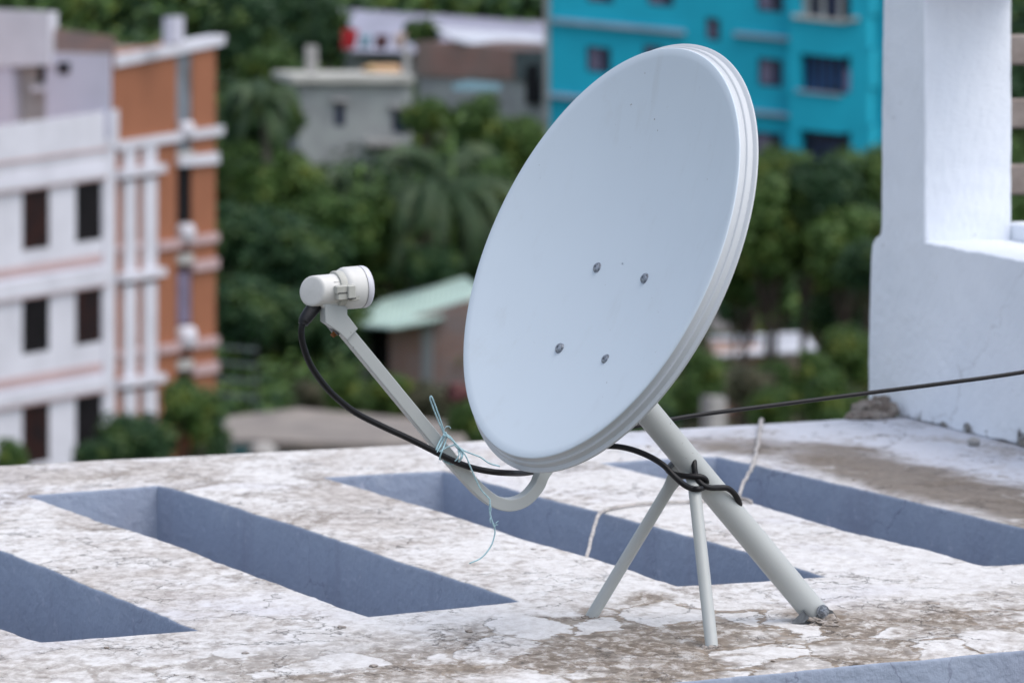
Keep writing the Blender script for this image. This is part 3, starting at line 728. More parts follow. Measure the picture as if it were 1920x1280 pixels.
# ---------------- left white and terracotta building
LB = Pl(0, 90, 3500); LP = Pl(207, 95.2, -17800)
root = empty('apartment_building', V((LB.at(200, 700).x, LB.at(200, 700).y, -20)), 'white and terracotta apartment block with rows of dark windows, left', 'building')
def sl(y): return -(.135+.035*(y-290)/400)          # slope of facade lines at x = 0
def ln(x, y0): return (x, y0+sl(y0)*x)
def bandq(x0, x1, ya, yb): return [ln(x0, ya), ln(x1, ya), ln(x1, yb), ln(x0, yb)]
# white front with window holes
rows = [(362, 477), (566, 672), (768, 880)]
holes = []; wins = []
for ya, yb in rows:
    for x0, x1, sh in ((-62, -10, 8), (42, 93, 0), (142, 191, 0)):
        q = [(x0, ya+sl(ya)*x0), (x1, ya+sl(ya)*x1), (x1, yb+sl(yb)*x1), (x0, yb+sl(yb)*x0)]
        if x0 == 145 and ya == 362: pass
        wins.append(q); holes.append([LB.c(*p) for p in q])
fo = [LB.c(*p) for p in ((-260, 1100), (212, 1100), (212, 330), (-260, 395))]
wf = plate('wall', fo, holes, LB.tr, .35, [M['bwhite'], M['bwhite']], root, bev=0, step=0, bottom=False)
for i, q in enumerate(wins):
    w = part('window', LB, [[(q[0][0]-1.5, q[0][1]-1), (q[1][0]+1.5, q[1][1]-1), (q[2][0]+1.5, q[2][1]+1), (q[3][0]-1.5, q[3][1]+1)]], -.05, -.02, M['redglass'] if i % 2 else M['darkglass'], root)
    mx = (q[0][0]+q[1][0])/2; mt = (q[0][1]+q[1][1])/2; mbm = (q[2][1]+q[3][1])/2
    part('mullion', LB, [[(mx-.6, mt), (mx+.6, mt), (mx+.6, mbm), (mx-.6, mbm)]], -.02, -.01, M['dark'], w)
part('pink_band', LB, [bandq(-200, 190, ya, yb) for ya, yb in ((505, 523), (712, 730))], 0, .03, M['bpink'], root)
part('ledge', LB, [bandq(-200, 196, ya, yb) for ya, yb in ((530, 562), (738, 762), (340, 358))], 0, .12, M['bwhite'], root)
part('ledge_shadow_line', LB, [bandq(-200, 196, ya, yb) for ya, yb in ((562, 567), (762, 768), (358, 363), (302, 308))], 0, .104, M['bpink'], root)  # shadow lines below the ledges, painted as thin pink strips
part('corner_pier', LB, [[(193, 250), (214, 246), (212, 1100), (193, 1100)]], 0, .05, M['bwhite'], root)
# roof terrace parapet
part('parapet', LB, [[(-250, 272), (216, 205), (216, 274), (-250, 338)]], .0, .10, M['bwhite'], root)
part('upper_band', LB, [[(-250, 346), (212, 276), (212, 330), (-250, 396)]], -.3, .06, M['bwhite'], root)
# terracotta side: base wall
part('terracotta_wall', LB, [[(212, 100), (331, 82), (331, 1100), (212, 1100)], [(360, 78), (404, 71), (404, 1100), (360, 1100)]], -.35, 0, M['orange'], root)
part('terracotta_recess', LB, [[(330, 80), (361, 76), (361, 1100), (330, 1100)]], -.6, -.36, M['orange'], root)
part('roof_edge', LB, [[(213, 103), (418, 66), (415, 84), (213, 126)]], -.4, .10, M['bwhite'], root)
for q, m in (([(332, 96), (358, 92), (358, 226), (332, 228)], 'greyglass'), ([(332, 268), (358, 264), (358, 290), (332, 292)], 'greyglass'), ([(333, 316), (358, 312), (358, 414), (333, 416)], 'darkglass'), ([(334, 512), (358, 508), (358, 606), (334, 608)], 'mauve'), ([(334, 706), (358, 702), (358, 800), (334, 802)], 'darkglass')):
    part('side_window', LB, [q], -.36, -.01, M[m], root)
# white balcony boxes in the recess and bands round the corner
for ya, yb in ((228, 262), (420, 456), (612, 654)):
    mb = MB(); c = LB.at(348, (ya+yb)/2, .1); r = (LB.at(348, ya, .1)-LB.at(348, yb, .1)).length/2
    mb.lathe(c-V((0, 0, r)), V((0, 0, 1)), [(0, r*.5), (r*.35, r*.9), (r, r*1.02), (r*1.7, r*.95), (r*2, r*.7), (r*2, .01)], 20)
    mb.obj('balcony_box', M['bwhite'], root)
    part('balcony_foot', LB, [[(331, yb+22), (360, yb+19), (360, yb+38), (331, yb+40)]], -.3, .05, M['bcream'], root)
part('upper_ledge', LB, [[(214, 266), (412, 236), (412, 252), (214, 282)], [(330, 294), (403, 286), (403, 306), (330, 312)]], 0, .14, M['bwhite'], root)
part('side_band', LB, [[(292, 454), (404, 436), (404, 452), (292, 470)], [(358, 490), (404, 483), (404, 502), (358, 509)], [(292, 648), (404, 630), (404, 646), (292, 664)], [(358, 686), (404, 677), (404, 696), (358, 704)]], 0, .12, M['bpink'], root)
for a, b in ((276, 318), (340, 512), (536, 710), (734, 1000)):
    for x0, x1 in ((228, 250), (265, 288)):
        part('fin', LB, [[(x0, a-(x0-228)*.12), (x1, a-(x1-228)*.12), (x1, b-(x1-228)*.12), (x0, b-(x0-228)*.12)]], 0, .10, M['bwhite'], root)
        if b < 900:
            part('fin_vent', LB, [[(x0+2, b+15), (x1-2, b+12), (x1-2, b+24), (x0+2, b+27)]], -.01, .05, M['dark'], root)
for y in (316, 510, 708):
    part('fin_ledge', LB, [[(216, y+4), (300, y-9), (300, y+6), (216, y+19)]], 0, .20, M['bwhite'], root)
    part('cross_band', LB, [[(216, y-50), (292, y-62), (292, y-50), (216, y-38)]], 0, .06, M['bpink'], root) if y > 400 else None
# body behind the front (far side, roof)
mb = MB()
a0 = LB.tr(*LB.c(-260, 600), 0); a0.z = -20; e0 = LB.e; b0 = LB.n
Lf = (LB.c(404, 600)[0]-LB.c(-260, 600)[0]); ztop = LB.c(404, 75)[1]-.3
Lw = (LB.c(212, 600)[0]-LB.c(-260, 600)[0]); zter = LB.c(212, 262)[1]
mb.prism([a0-b0*.62, a0+e0*Lf-b0*.62, a0+e0*Lf-b0*16, a0-b0*16], [x+V((0, 0, zter+20)) for x in (a0-b0*.62, a0+e0*Lf-b0*.62, a0+e0*Lf-b0*16, a0-b0*16)])
Lw += .9
q = [a0+e0*Lw-b0*.62, a0+e0*Lf-b0*.62, a0+e0*Lf-b0*9, a0+e0*Lw-b0*9]
mb.prism([x+V((0, 0, zter+20)) for x in q], [x+V((0, 0, ztop+20)) for x in q])
mb.obj('rear_block', M['orange'], root, smooth=False)
mb = MB(); mb.prism([x+V((0, 0, ztop+20.003)) for x in q], [x+V((0, 0, ztop+20.12)) for x in q]); mb.obj('roof', M['brownroof'], root, smooth=False)
# rooftop rooms
part('roof_room', LP, [[(85, 98), (207, 102), (207, 262), (85, 262)]], -.06, 0, M['blav'], root)
part('roof_room_band', LP, [[(100, 54), (212, 70), (212, 104), (100, 100)]], -.12, -.07, M['brownroof'], root)
part('water_tank_room', LP, [[(-160, 12), (98, 23), (98, 122), (-160, 132)]], -.3, .15, M['bwhite'], root)
part('recess_wall', LP, [[(26, 118), (88, 120), (88, 270), (26, 270)]], -2, -.35, M['bcream'], root)
part('stair_wall', LP, [[(-160, 120), (26, 120), (26, 290), (-160, 290)]], -2, .1, M['blav'], root)
for q in ([(62, 124), (81, 124), (81, 155), (62, 155)],): part('small_window', LP, [q], -.36, -.28, M['darkglass'], root)
for q in ([(109, 118), (131, 117), (131, 138), (109, 138)],): part('small_window', LP, [q], -.05, .04, M['darkglass'], root)
part('window_sill', LP, [[(58, 162), (86, 162), (86, 172), (58, 172)]], -.35, .0, M['bwhite'], root)
part('chimney', LP, [[(233, 34), (251, 32), (251, 84), (233, 88)]], -3.0, -2.3, M['blav'], root)

# ---------------- turquoise building
TB = Pl(1250, 185, -15000)
root = empty('apartment_building', V((TB.at(1300, 300).x, TB.at(1300, 300).y, terr(185)-1)), 'bright turquoise apartment block with small dark windows behind the dish', 'building')
wq = [(1098, 86, 1145, 134), (1205, 84, 1244, 134), (1322, 32, 1350, 74), (1420, 108, 1467, 160), (1212, -42, 1263, 9), (1418, -30, 1468, 20), (1098, -48, 1150, 3), (1410, 246, 1466, 300), (1322, 170, 1350, 212), (1205, 200, 1244, 250)]
holes = []
for x0, y0, x1, y1 in wq: holes.append([TB.c(x0, y0), TB.c(x1, y0+5), TB.c(x1, y1+5), TB.c(x0, y1)])
plate('wall', [TB.c(*p) for p in ((1030, 700), (1492, 700), (1492, -300), (1030, -300))], holes, TB.tr, .3, [M['blue'], M['blue']], root, bev=0, step=0, bottom=False)
for i, (x0, y0, x1, y1) in enumerate(wq):
    w = part('window', TB, [[(x0-2, y0-2), (x1+2, y0+3), (x1+2, y1+7), (x0-2, y1+2)]], -.3, -.24, M['navy'], root)
    m = (x0*.45+x1*.55)
    part('shutter', TB, [[(x0+3, y0+4), (m, y0+6), (m, y1-2), (x0+3, y1-4)]], -.24, -.18, M['mauve'], w)
part('ledge', TB, [[(1038, 34), (1286, 57), (1286, 65), (1038, 42)], [(1380, 60), (1492, 71), (1492, 78), (1380, 67)], [(1034, 174), (1200, 190), (1200, 198), (1034, 182)], [(1395, 204), (1492, 214), (1492, 221), (1395, 211)]], 0, .35, M['ledge'], root)
part('corner_edge', TB, [[(1022, -300), (1031, -299), (1031, 700), (1022, 700)]], -.3, .12, M['greywall'], root)
a0 = TB.tr(*TB.c(1030, 300), 0); a1 = TB.tr(*TB.c(1655, 300), 0)
mb = MB(); zt = TB.c(1200, -300)[1]
qq = [a0-TB.n*.31, a1-TB.n*.31, a1-TB.n*14, a0-TB.n*14]
mb.prism([V((p.x, p.y, terr(185)-2)) for p in qq], [V((p.x, p.y, zt)) for p in qq]); mb.obj('rear_block', M['blue'], root, smooth=False)
# projecting bay with balconies
bayo = 1.0
def bay(name, ya, yb, mat, o1, x0=1492, x1=1640, m2=None, o0=0, kink=1590):
    mb = MB(); k = 10
    TB.pr(mb, [(x0, ya), (kink, ya+k), (kink, yb+k), (x0, yb)], o0, o1)
    TB.pr(mb, [(kink, ya+k), (x1, ya-8), (x1, yb-8), (kink, yb+k)], o0, o1*.985)
    return mb.obj(name, mat, root, smooth=False)
for ya, yb in ((-300, -40), (30, 98), (168, 240), (300, 700)): bay('bay_wall', ya, yb, M['blue'], bayo)
for ya, yb, in ((-40, 30), (98, 168), (240, 300)):
    bay('bay_window', ya, yb, M['navy'], bayo-.7)
    part('bay_pier', TB, [[(1490, ya-3), (1512, ya-1), (1512, yb+3), (1490, yb+1)], [(1606, ya-3), (1645, ya-6), (1645, yb-4), (1606, yb+3)]], 0, bayo-.02, M['blue'], root)
part('bay_sill', TB, [[(1500, 26), (1590, 36), (1590, 44), (1500, 34)], [(1590, 36), (1622, 31), (1622, 39), (1590, 44)]], bayo-.05, bayo+.2, M['bcream'], root)
part('bay_sill', TB, [[(1506, 166), (1590, 175), (1590, 180), (1506, 171)]], bayo-.05, bayo+.15, M['ledge'], root)
part('bay_grille', TB, [[(1520+i*16, 102), (1525+i*16, 103), (1525+i*16, 168), (1520+i*16, 167)] for i in range(6)], bayo-.65, bayo-.60, simple('blue_grille', (.03, .12, .30), .6), root)
part('bay_curtain', TB, [[(1590, 130), (1612, 132), (1612, 172), (1590, 172)]], bayo-.62, bayo-.55, simple('pinkish_cloth', (.35, .22, .33), .8, c2=(.30, .32, .45)), root)

part('bay_frame', TB, [[(1512, -38), (1524, -37), (1524, 32), (1512, 31)], [(1545, -35), (1552, -34), (1552, 34), (1545, 33)], [(1578, -33), (1585, -32), (1585, 36), (1578, 35)]], bayo-.66, bayo-.5, M['bcream'], root)

# ---------------- grey house, brick building, sheds
def block(name, label, cat, pl, quad, depth, mats, h=None):
    r = empty(name, V((pl.at(*quad[3]).x, pl.at(*quad[3]).y, pl.at(*quad[3]).z)), label, cat); return r
GH = Pl(660, 182, 40000)
r = empty('house', GH.at(660, 420), 'small grey plastered house with flat pale roof and two narrow windows among the trees', 'house')
part('wall', GH, [[(560, 150), (772, 148), (772, 420), (560, 420)]], -7, 0, M['greywall'], r)
GHR = Pl(660, 182, 6000)
mb = MB(); cs = [GH.at(548, 152, .5), GH.at(776, 150, .5)]; z = (cs[0].z+cs[1].z)/2
qq = [V((cs[0].x, cs[0].y, z)), V((cs[1].x, cs[1].y, z)), V((cs[1].x, cs[1].y, z))-GH.n*9, V((cs[0].x, cs[0].y, z))-GH.n*9]
mb.prism([p-V((0, 0, .1)) for p in qq], [p+V((0, 0, .25)) for p in qq]); mb.obj('roof', M['palewhite'], r, smooth=False)
part('window', GH, [[(628, 194), (646, 194), (646, 236), (628, 236)]], 0, .04, M['navy'], r)
part('window', GH, [[(736, 208), (766, 210), (766, 250), (736, 248)]], 0, .04, M['navy'], r)
part('window_hood', GH, [[(622, 184), (652, 184), (652, 191), (622, 191)], [(730, 196), (770, 198), (770, 204), (730, 202)]], 0, .4, M['pale'], r)
part('canopy', GH, [[(680, 262), (740, 262), (780, 290), (776, 298), (730, 272), (680, 272)]], 0, 1.2, M['pale'], r)
part('roof_pillar', GH, [[(590, 88), (612, 88), (612, 150), (590, 150)]], -4, -3.5, M['pale'], r)
part('roof_pillar', GH, [[(766, 90), (778, 90), (778, 150), (766, 150)]], -2, -1.6, M['pale'], r)
# washing on the roof
for nm, lb, m, (x0, y0, x1, y1) in (('laundry', 'red cloth hanging on the roof behind the grey house', 'red', (641, 56, 672, 92)), ('laundry', 'pale blue cloth hanging beside the red cloth', 'sky_cloth', (675, 66, 697, 90)), ('laundry', 'brown cloth hanging between the pale blue and cream cloths', 'brown_cloth', (703, 66, 730, 92)), ('laundry', 'cream cloth hanging nearest the brick building', 'cream_cloth', (740, 62, 762, 90)), ('bundle', 'orange and pink bundle lying on the flat pale roof of the grey house', 'orange_cloth', (676, 122, 752, 142))):
    mb = MB(); d = 186; n = 12; a, b = W(x0, y0, d), W(x1, y1, d); rings = []
    for j in range(6):
        zz = a.z+(b.z-a.z)*j/5; rings.append([V((a.x+(b.x-a.x)*i/n*(1-.04*j), a.y+.25*math.sin(i*1.3+j*.3), zz)) for i in range(n+1)])
    mb.loft(rings, False)
    if nm == 'bundle':
        mb = MB(); c = (a+b)/2; vs, fs = rock(c, 1.0, 3, (.95, .6, .26), 3, .5); mb.add(vs, fs)
    o = tag(mb.obj(nm, M[m]), lb, 'laundry' if nm == 'laundry' else 'bundle', 'washing on the far roofs')
    if nm == 'laundry':
        md = o.modifiers.new('thick', 'SOLIDIFY'); md.thickness = .03
part('wall_panel', GH, [[(842, 158), (872, 150), (930, 156), (930, 168), (842, 168)]], 1.0, 1.3, M['sky_cloth'], r)

BR = Pl(900, 192, -9000)
r = empty('brick_building', BR.at(900, 330), 'old red-brown brick building with a dark doorway left of the turquoise block', 'building')
part('wall', BR, [[(780, 78), (860, 80), (1010, 98), (1010, 152), (780, 142)]], -6, 0, M['brick'], r)
part('lower_wall', BR, [[(780, 142), (1024, 152), (1024, 330), (780, 330)]], -6, -.2, M['greywall'], r)
part('doorway', BR, [[(986, 122), (1012, 122), (1012, 196), (986, 196)]], -.2, .05, M['dark'], r)
part('dark_side', BR, [[(964, 98), (1024, 96), (1024, 152), (964, 152)]], -.2, .03, M['fencegrey'], r)
# bright corrugated roof in front of the long shed
def slope_roof(name, pts, mat, parent=None, th=.12):
    ws = [W(*p) for p in pts]; mb = MB(); mb.prism([p-V((0, 0, th)) for p in ws], ws); return mb.obj(name, mat, parent, smooth=False)
o = slope_roof('roof', [(815, 52, 205), (1030, 66, 205), (1030, 98, 191), (930, 92, 191), (852, 74, 191)], M['tinbright'], r)
LS = Pl(840, 225, -12000)
r = empty('long_shed', LS.at(840, 130), 'long low shed with dull lavender metal roof below the wooded hill', 'shed')
part('wall', LS, [[(640, 100), (1040, 112), (1040, 200), (640, 200)]], -9, -.4, M['greywall'], r)
slope_roof('roof', [(636, 14, 250), (1045, 42, 250), (1045, 100, 224), (636, 96, 224)], M['tin'], r)
# hut with mint roof
HB = Pl(780, 150, -5000)
r = empty('hut', HB.at(790, 745), 'brick hut with a mint green corrugated roof and dark open side', 'hut')
part('wall', HB, [[(730, 606), (884, 560), (892, 760), (730, 760)]], -3.4, 0, M['brick2'], r)
part('opening_shade', HB, [[(676, 606), (731, 606), (731, 760), (676, 760)]], -3.4, -.3, M['dark'], r)  # solid dark block painting the shade inside the hut's open side
part('corner_post', HB, [[(676, 606), (684, 606), (684, 760), (676, 760)]], -.3, .05, M['pale'], r)
part('wall_post', HB, [[(794, 600), (812, 596), (812, 750), (794, 750)]], 0, .12, M['greywall'], r)
slope_roof('roof', [(662, 606, 151.5), (716, 562, 156), (872, 519, 155), (900, 540, 151), (884, 578, 148.6), (815, 598, 148.6), (735, 612, 148.6)], M['mint'], r)
# low building with weathered roof at the deck edge
LR = Pl(620, 112, 9000)
r = empty('low_building', LR.at(620, 900), 'low building with a weathered grey-brown flat roof just beyond the deck edge', 'building')
part('wall', LR, [[(405, 838), (850, 830), (850, 960), (405, 960)]], -8, -.3, M['teal'], r)
slope_roof('roof', [(395, 822, 111), (430, 780, 120), (560, 765, 121), (860, 792, 120), (880, 838, 111)], M['oldroof'], r, .25)
part('post', LR, [[(408, 826), (432, 826), (432, 900), (408, 900)]], -.28, .1, M['pale'], r)
mb = MB(); mb.add(*rock(W(492, 850, 108), .42, 5, (1, 1, .8), 3, .25)); tag(mb.obj('water_tank', M['pale']), 'rounded pale tank below the weathered roof at the deck edge', 'tank')
# slatted fence left
FN = Pl(450, 128, 9000)
r = empty('fence', FN.at(450, 760), 'dark slatted fence beside the corner of the terracotta facade', 'fence')
for y in (646, 676, 706, 736): part('slat', FN, [[(405, y), (482, y+6), (482, y+12), (405, y+6)]], 0, .06, M['fencegrey'], r)
part('post', FN, [[(478, 640), (483, 640), (483, 790), (478, 790)], [(400, 634), (405, 634), (405, 790), (400, 790)]], -.06, 0, M['dark'], r)
# right: white roof behind bushes
RW = Pl(1420, 148, 9000)
r = empty('small_house', RW.at(1420, 780), 'low house with bright white roof and two stub pillars right of the dish', 'house')
part('wall', RW, [[(1312, 652), (1528, 650), (1528, 780), (1312, 780)]], -4, -.4, M['brick2'], r)
slope_roof('roof', [(1298, 666, 147), (1330, 630, 154), (1510, 622, 154), (1532, 654, 147)], M['tinbright'], r)
part('roof_pillar', RW, [[(1426, 580), (1441, 580), (1441, 628), (1426, 628)]], -3, -2.6, M['pale'], r)
part('roof_pillar', RW, [[(1447, 576), (1462, 576), (1462, 630), (1447, 630)]], -3, -2.6, M['pale'], r)
PB = Pl(1348, 100, 9000)
r = part('gate_post', PB, [[(1333, 744), (1362, 744), (1362, 960), (1333, 960)]], -.4, 0, M['pale'], None)
tag(r, 'pale concrete post among the bushes between the pole and the white wall', 'post')

# ================================================================== VEGETATION
def leafmesh(name, mat, n_lobes, per, R, leaf, seed, sq=(1, 1, .85)):
    rnd = random.Random(seed); v = []; f = []
    lobes = []
    for i in range(n_lobes):
        while True:
            p = V((rnd.uniform(-1, 1), rnd.uniform(-1, 1), rnd.uniform(-1, 1)))
            if .25 < p.length < 1: break
        lobes.append((V((p.x*sq[0], p.y*sq[1], p.z*sq[2]))*R*.74, R*rnd.uniform(.20, .38)))
    for c, r in lobes:
        for k in range(per):
            d = V((rnd.gauss(0, 1), rnd.gauss(0, 1), rnd.gauss(0, 1)+.25)).normalized()
            p = c+d*r*rnd.uniform(.55, 1.08)
            nn = (d+V((rnd.uniform(-.8, .8), rnd.uniform(-.8, .8), rnd.uniform(-.3, .9)))).normalized()
            a = nn.orthogonal().normalized(); a.rotate(Matrix.Rotation(rnd.uniform(0, 6.28), 3, nn)); b = nn.cross(a)
            s = leaf*rnd.uniform(.6, 1.3); i = len(v)
            v += [p-a*s*.5, p+b*s*.28, p+a*s*.5, p-b*s*.28]; f.append((i, i+1, i+2, i+3))
    me = bpy.data.meshes.new(name); me.from_pydata([tuple(x) for x in v], [], f); me.materials.append(mat); return me
def trunkmesh(h, R, seed):
    rnd = random.Random(seed); mb = MB()
    mb.tube([V((0, 0, 0)), V((rnd.uniform(-.2, .2), rnd.uniform(-.2, .2), h*.5)), V((0, 0, h)), V((rnd.uniform(-.3, .3), 0, h+R*.5))], [.28, .22, .17, .06], 9)
    for i in range(5):
        a = rnd.uniform(0, 6.28); mb.tube([V((0, 0, h*.75+i*.2)), V((math.cos(a)*R*.3, math.sin(a)*R*.3, h+R*.1)), V((math.cos(a)*R*.6, math.sin(a)*R*.6, h+R*.45))], [.12, .08, .03], 6)
    me = bpy.data.meshes.new('trunk'); me.from_pydata([tuple(x) for x in mb.v], [], mb.f); me.materials.append(M['bark']); return me
CR = {}
for m in ('leaf_dark', 'leaf_mid', 'leaf_light', 'leaf_dry'):
    CR[m] = [leafmesh('crown', M[m], 52, 130, 3.0, .42, 100+i+hash(m) % 7 if False else 100+i, ((1, 1, .85), (1.1, 1.1, .7), (.85, .85, 1.1))[i]) for i in range(3)]
TRK = [trunkmesh(6, 3, i) for i in range(2)]
def tree(px, py, d, rpx, m, label, group=None, cat='tree', name='tree'):
    c = W(px, py, d); R = rpx*1.22/F*d; gz = min(terr(c.y), c.z-R*1.0)-.2
    o = empty(name, V((c.x, c.y, gz)), label, cat, group); rz = random.uniform(0, 6.28)
    cr = bpy.data.objects.new('crown', random.choice(CR[m])); cr.scale = (R/3,)*3; cr.location = (0, 0, c.z-gz); cr.rotation_euler = (0, 0, rz); cr.parent = o; col.objects.link(cr)
    H = max(.4, (c.z-gz+R*.2)*.8); tk = bpy.data.objects.new('trunk', random.choice(TRK)); tk.scale = (R/3, R/3, H/6); tk.parent = o; tk.rotation_euler = (0, 0, rz); col.objects.link(tk)
T = [
 (455, 70, 215, 75, 'leaf_dark', 'dark tree rising just right of the terracotta building roof edge'),
 (560, 45, 235, 85, 'leaf_dark', 'dark green tree behind the roof pillar of the grey house'),
 (610, 60, 222, 55, 'leaf_dark', 'dark leafy tree touching the left end of the long lavender roof'),
 (500, 130, 200, 55, 'leaf_mid', 'mid green tree above the left palm, left of the grey house roof'),
 (792, 62, 205, 32, 'leaf_mid', 'small round tree in front of the long shed roof, left of the bright tin roof'),
 (440, 330, 165, 70, 'leaf_mid', 'bushy green tree beside the terracotta facade, level with its upper windows'),
 (520, 350, 162, 80, 'leaf_light', 'broad yellowish green tree below the grey house'),
 (455, 450, 158, 85, 'leaf_dark', 'dark tree against the right corner of the terracotta facade'),
 (560, 480, 156, 95, 'leaf_dark', 'large dark tree filling the gap behind the feed arm tip'),
 (650, 420, 158, 85, 'leaf_mid', 'green tree standing left of the big coconut palm'),
 (480, 590, 150, 90, 'leaf_dark', 'very dark tree above the slatted fence'),
 (610, 620, 152, 80, 'leaf_dark', 'very dark tree left of the mint roofed hut'),
 (700, 500, 160, 70, 'leaf_mid', 'green tree just above the mint green roof'),
 (770, 480, 175, 80, 'leaf_dark', 'dark tree behind the palm trunk and hut roof'),
 (905, 250, 170, 60, 'leaf_mid', 'green tree below the bright tin roof, left of the dish edge'),
 (975, 270, 165, 55, 'leaf_light', 'yellow-tinged tree under the turquoise block corner'),
 (870, 330, 168, 70, 'leaf_dark', 'dark tree right of the palm crown'),
 (930, 380, 160, 70, 'leaf_mid', 'green tree whose crown meets the left edge of the dish'),
 (880, 470, 165, 70, 'leaf_dark', 'dark tree between the palm and the lower left dish edge'),
 (800, 220, 176, 45, 'leaf_light', 'light green tree at the right corner of the grey house'),
 (1460, 330, 132, 66, 'leaf_light', 'green tree in front of the lowest turquoise windows, nearest the dish'),
 (1545, 370, 128, 80, 'leaf_dark', 'dark rounded tree beneath the turquoise bay'),
 (1620, 330, 130, 70, 'leaf_light', 'bright green tree touching the white wall below the turquoise block'),
 (1440, 430, 128, 80, 'leaf_light', 'yellowish green tree at the right edge of the dish'),
 (1510, 450, 131, 88, 'leaf_mid', 'mid green tree above the bright white roof'),
 (1590, 470, 126, 85, 'leaf_light', 'green tree halfway down the edge of the white wall'),
 (1400, 520, 134, 75, 'leaf_mid', 'green tree between the dish rim and the stub pillars'),
 (1600, 580, 128, 70, 'leaf_dark', 'dark tree against the white wall, level with the white roof'),
 (1520, 570, 164, 60, 'leaf_dark', 'dark tree right behind the stub pillars'),
 (1935, 150, 112, 150, 'leaf_dark', 'large dark tree seen through the window bay between the slats'),
 (1940, 400, 108, 120, 'leaf_mid', 'green tree seen low through the window bay behind the sill'),
 (815, 500, 156, 48, 'leaf_dark', 'dark tree hiding the trunk of the big coconut palm, above the hut roof'),
 (470, 235, 166, 68, 'leaf_dark', 'dark tree between the terracotta facade and the left end of the grey house'),
 (535, 215, 170, 42, 'leaf_mid', 'small green tree against the left wall of the grey house'),
 (1480, 530, 163, 75, 'leaf_mid', 'green tree behind and above the two stub pillars'),
 (1560, 540, 161, 75, 'leaf_dark', 'dark tree right of the stub pillars, behind the others'),
 (1635, 500, 122, 62, 'leaf_dark', 'dark green tree tight against the white wall at mid height'),
 (1375, 570, 142, 36, 'leaf_dark', 'small dark tree close to the dish rim, left of the stub pillars'),
 (1542, 572, 141, 50, 'leaf_mid', 'green tree right of the stub pillars, in front of the darker one'),
 (1410, 470, 150, 70, 'leaf_dark', 'dark tree mostly hidden behind the right rim of the dish'),
 (1500, 600, 165, 60, 'leaf_dark', 'low dark tree just above the right end of the white roof'),
 (1360, 600, 163, 50, 'leaf_dark', 'dark tree behind the left end of the bright white roof'),
]
for a in T: tree(*a)
B = [
 (1590, 670, 118, 62, 'leaf_light', 'light green bush at the foot of the white wall side'),
 (1520, 714, 116, 47, 'leaf_light', 'green bush below the right end of the white roof'),
 (1400, 726, 117, 52, 'leaf_dry', 'dry brownish bush in front of the white roofed house'),
 (1450, 714, 119, 42, 'leaf_mid', 'small green bush beneath the stub pillars of the white roof'),
 (1345, 712, 120, 38, 'leaf_mid', 'small green bush under the left end of the white roof'),
 (1310, 720, 112, 55, 'leaf_mid', 'green bush showing between the dish rim and the pole'),
 (1290, 660, 122, 45, 'leaf_dry', 'dry bush close to the lower right rim of the dish'),
 (1450, 770, 105, 50, 'leaf_mid', 'low green bush right of the pale concrete post'),
 (1560, 760, 104, 55, 'leaf_mid', 'low green bush by the broken foot of the white wall'),
 (350, 770, 84, 62, 'leaf_mid', 'green bush in front of the lower terracotta wall'),
 (255, 830, 83, 70, 'leaf_dark', 'dark bush hiding the foot of the white building'),
 (395, 835, 100, 45, 'leaf_dark', 'dark bush left of the weathered roof'),
 (15, 870, 80, 40, 'leaf_mid', 'low bush in the lower left corner beside the white facade'),
 (170, 860, 82, 35, 'leaf_dark', 'small bush against the lowest window of the white building'),
 (650, 735, 128, 42, 'leaf_light', 'yellow-green bush under the feed arm, left of the hut'),
 (730, 745, 126, 48, 'leaf_light', 'yellow-green bush at the foot of the hut, behind the twine loop'),
 (820, 755, 125, 48, 'leaf_dry', 'dry reddish green bush right of the twine loop'),
 (580, 745, 130, 35, 'leaf_dry', 'dry low bush behind the weathered roof'),
 (880, 800, 116, 42, 'leaf_mid', 'green bush beside the lower left rim of the dish'),
]
for a in B: tree(*a, cat='bush', name='bush')
mb = MB(); mb.add(*rock(W(862, 738, 123.5), .42, 8, (1, .8, .8), 3, .6)); tag(mb.obj('flowering_shrub', M['brown_cloth']), 'dark red patch of blossom by the left rim of the dish', 'shrub')

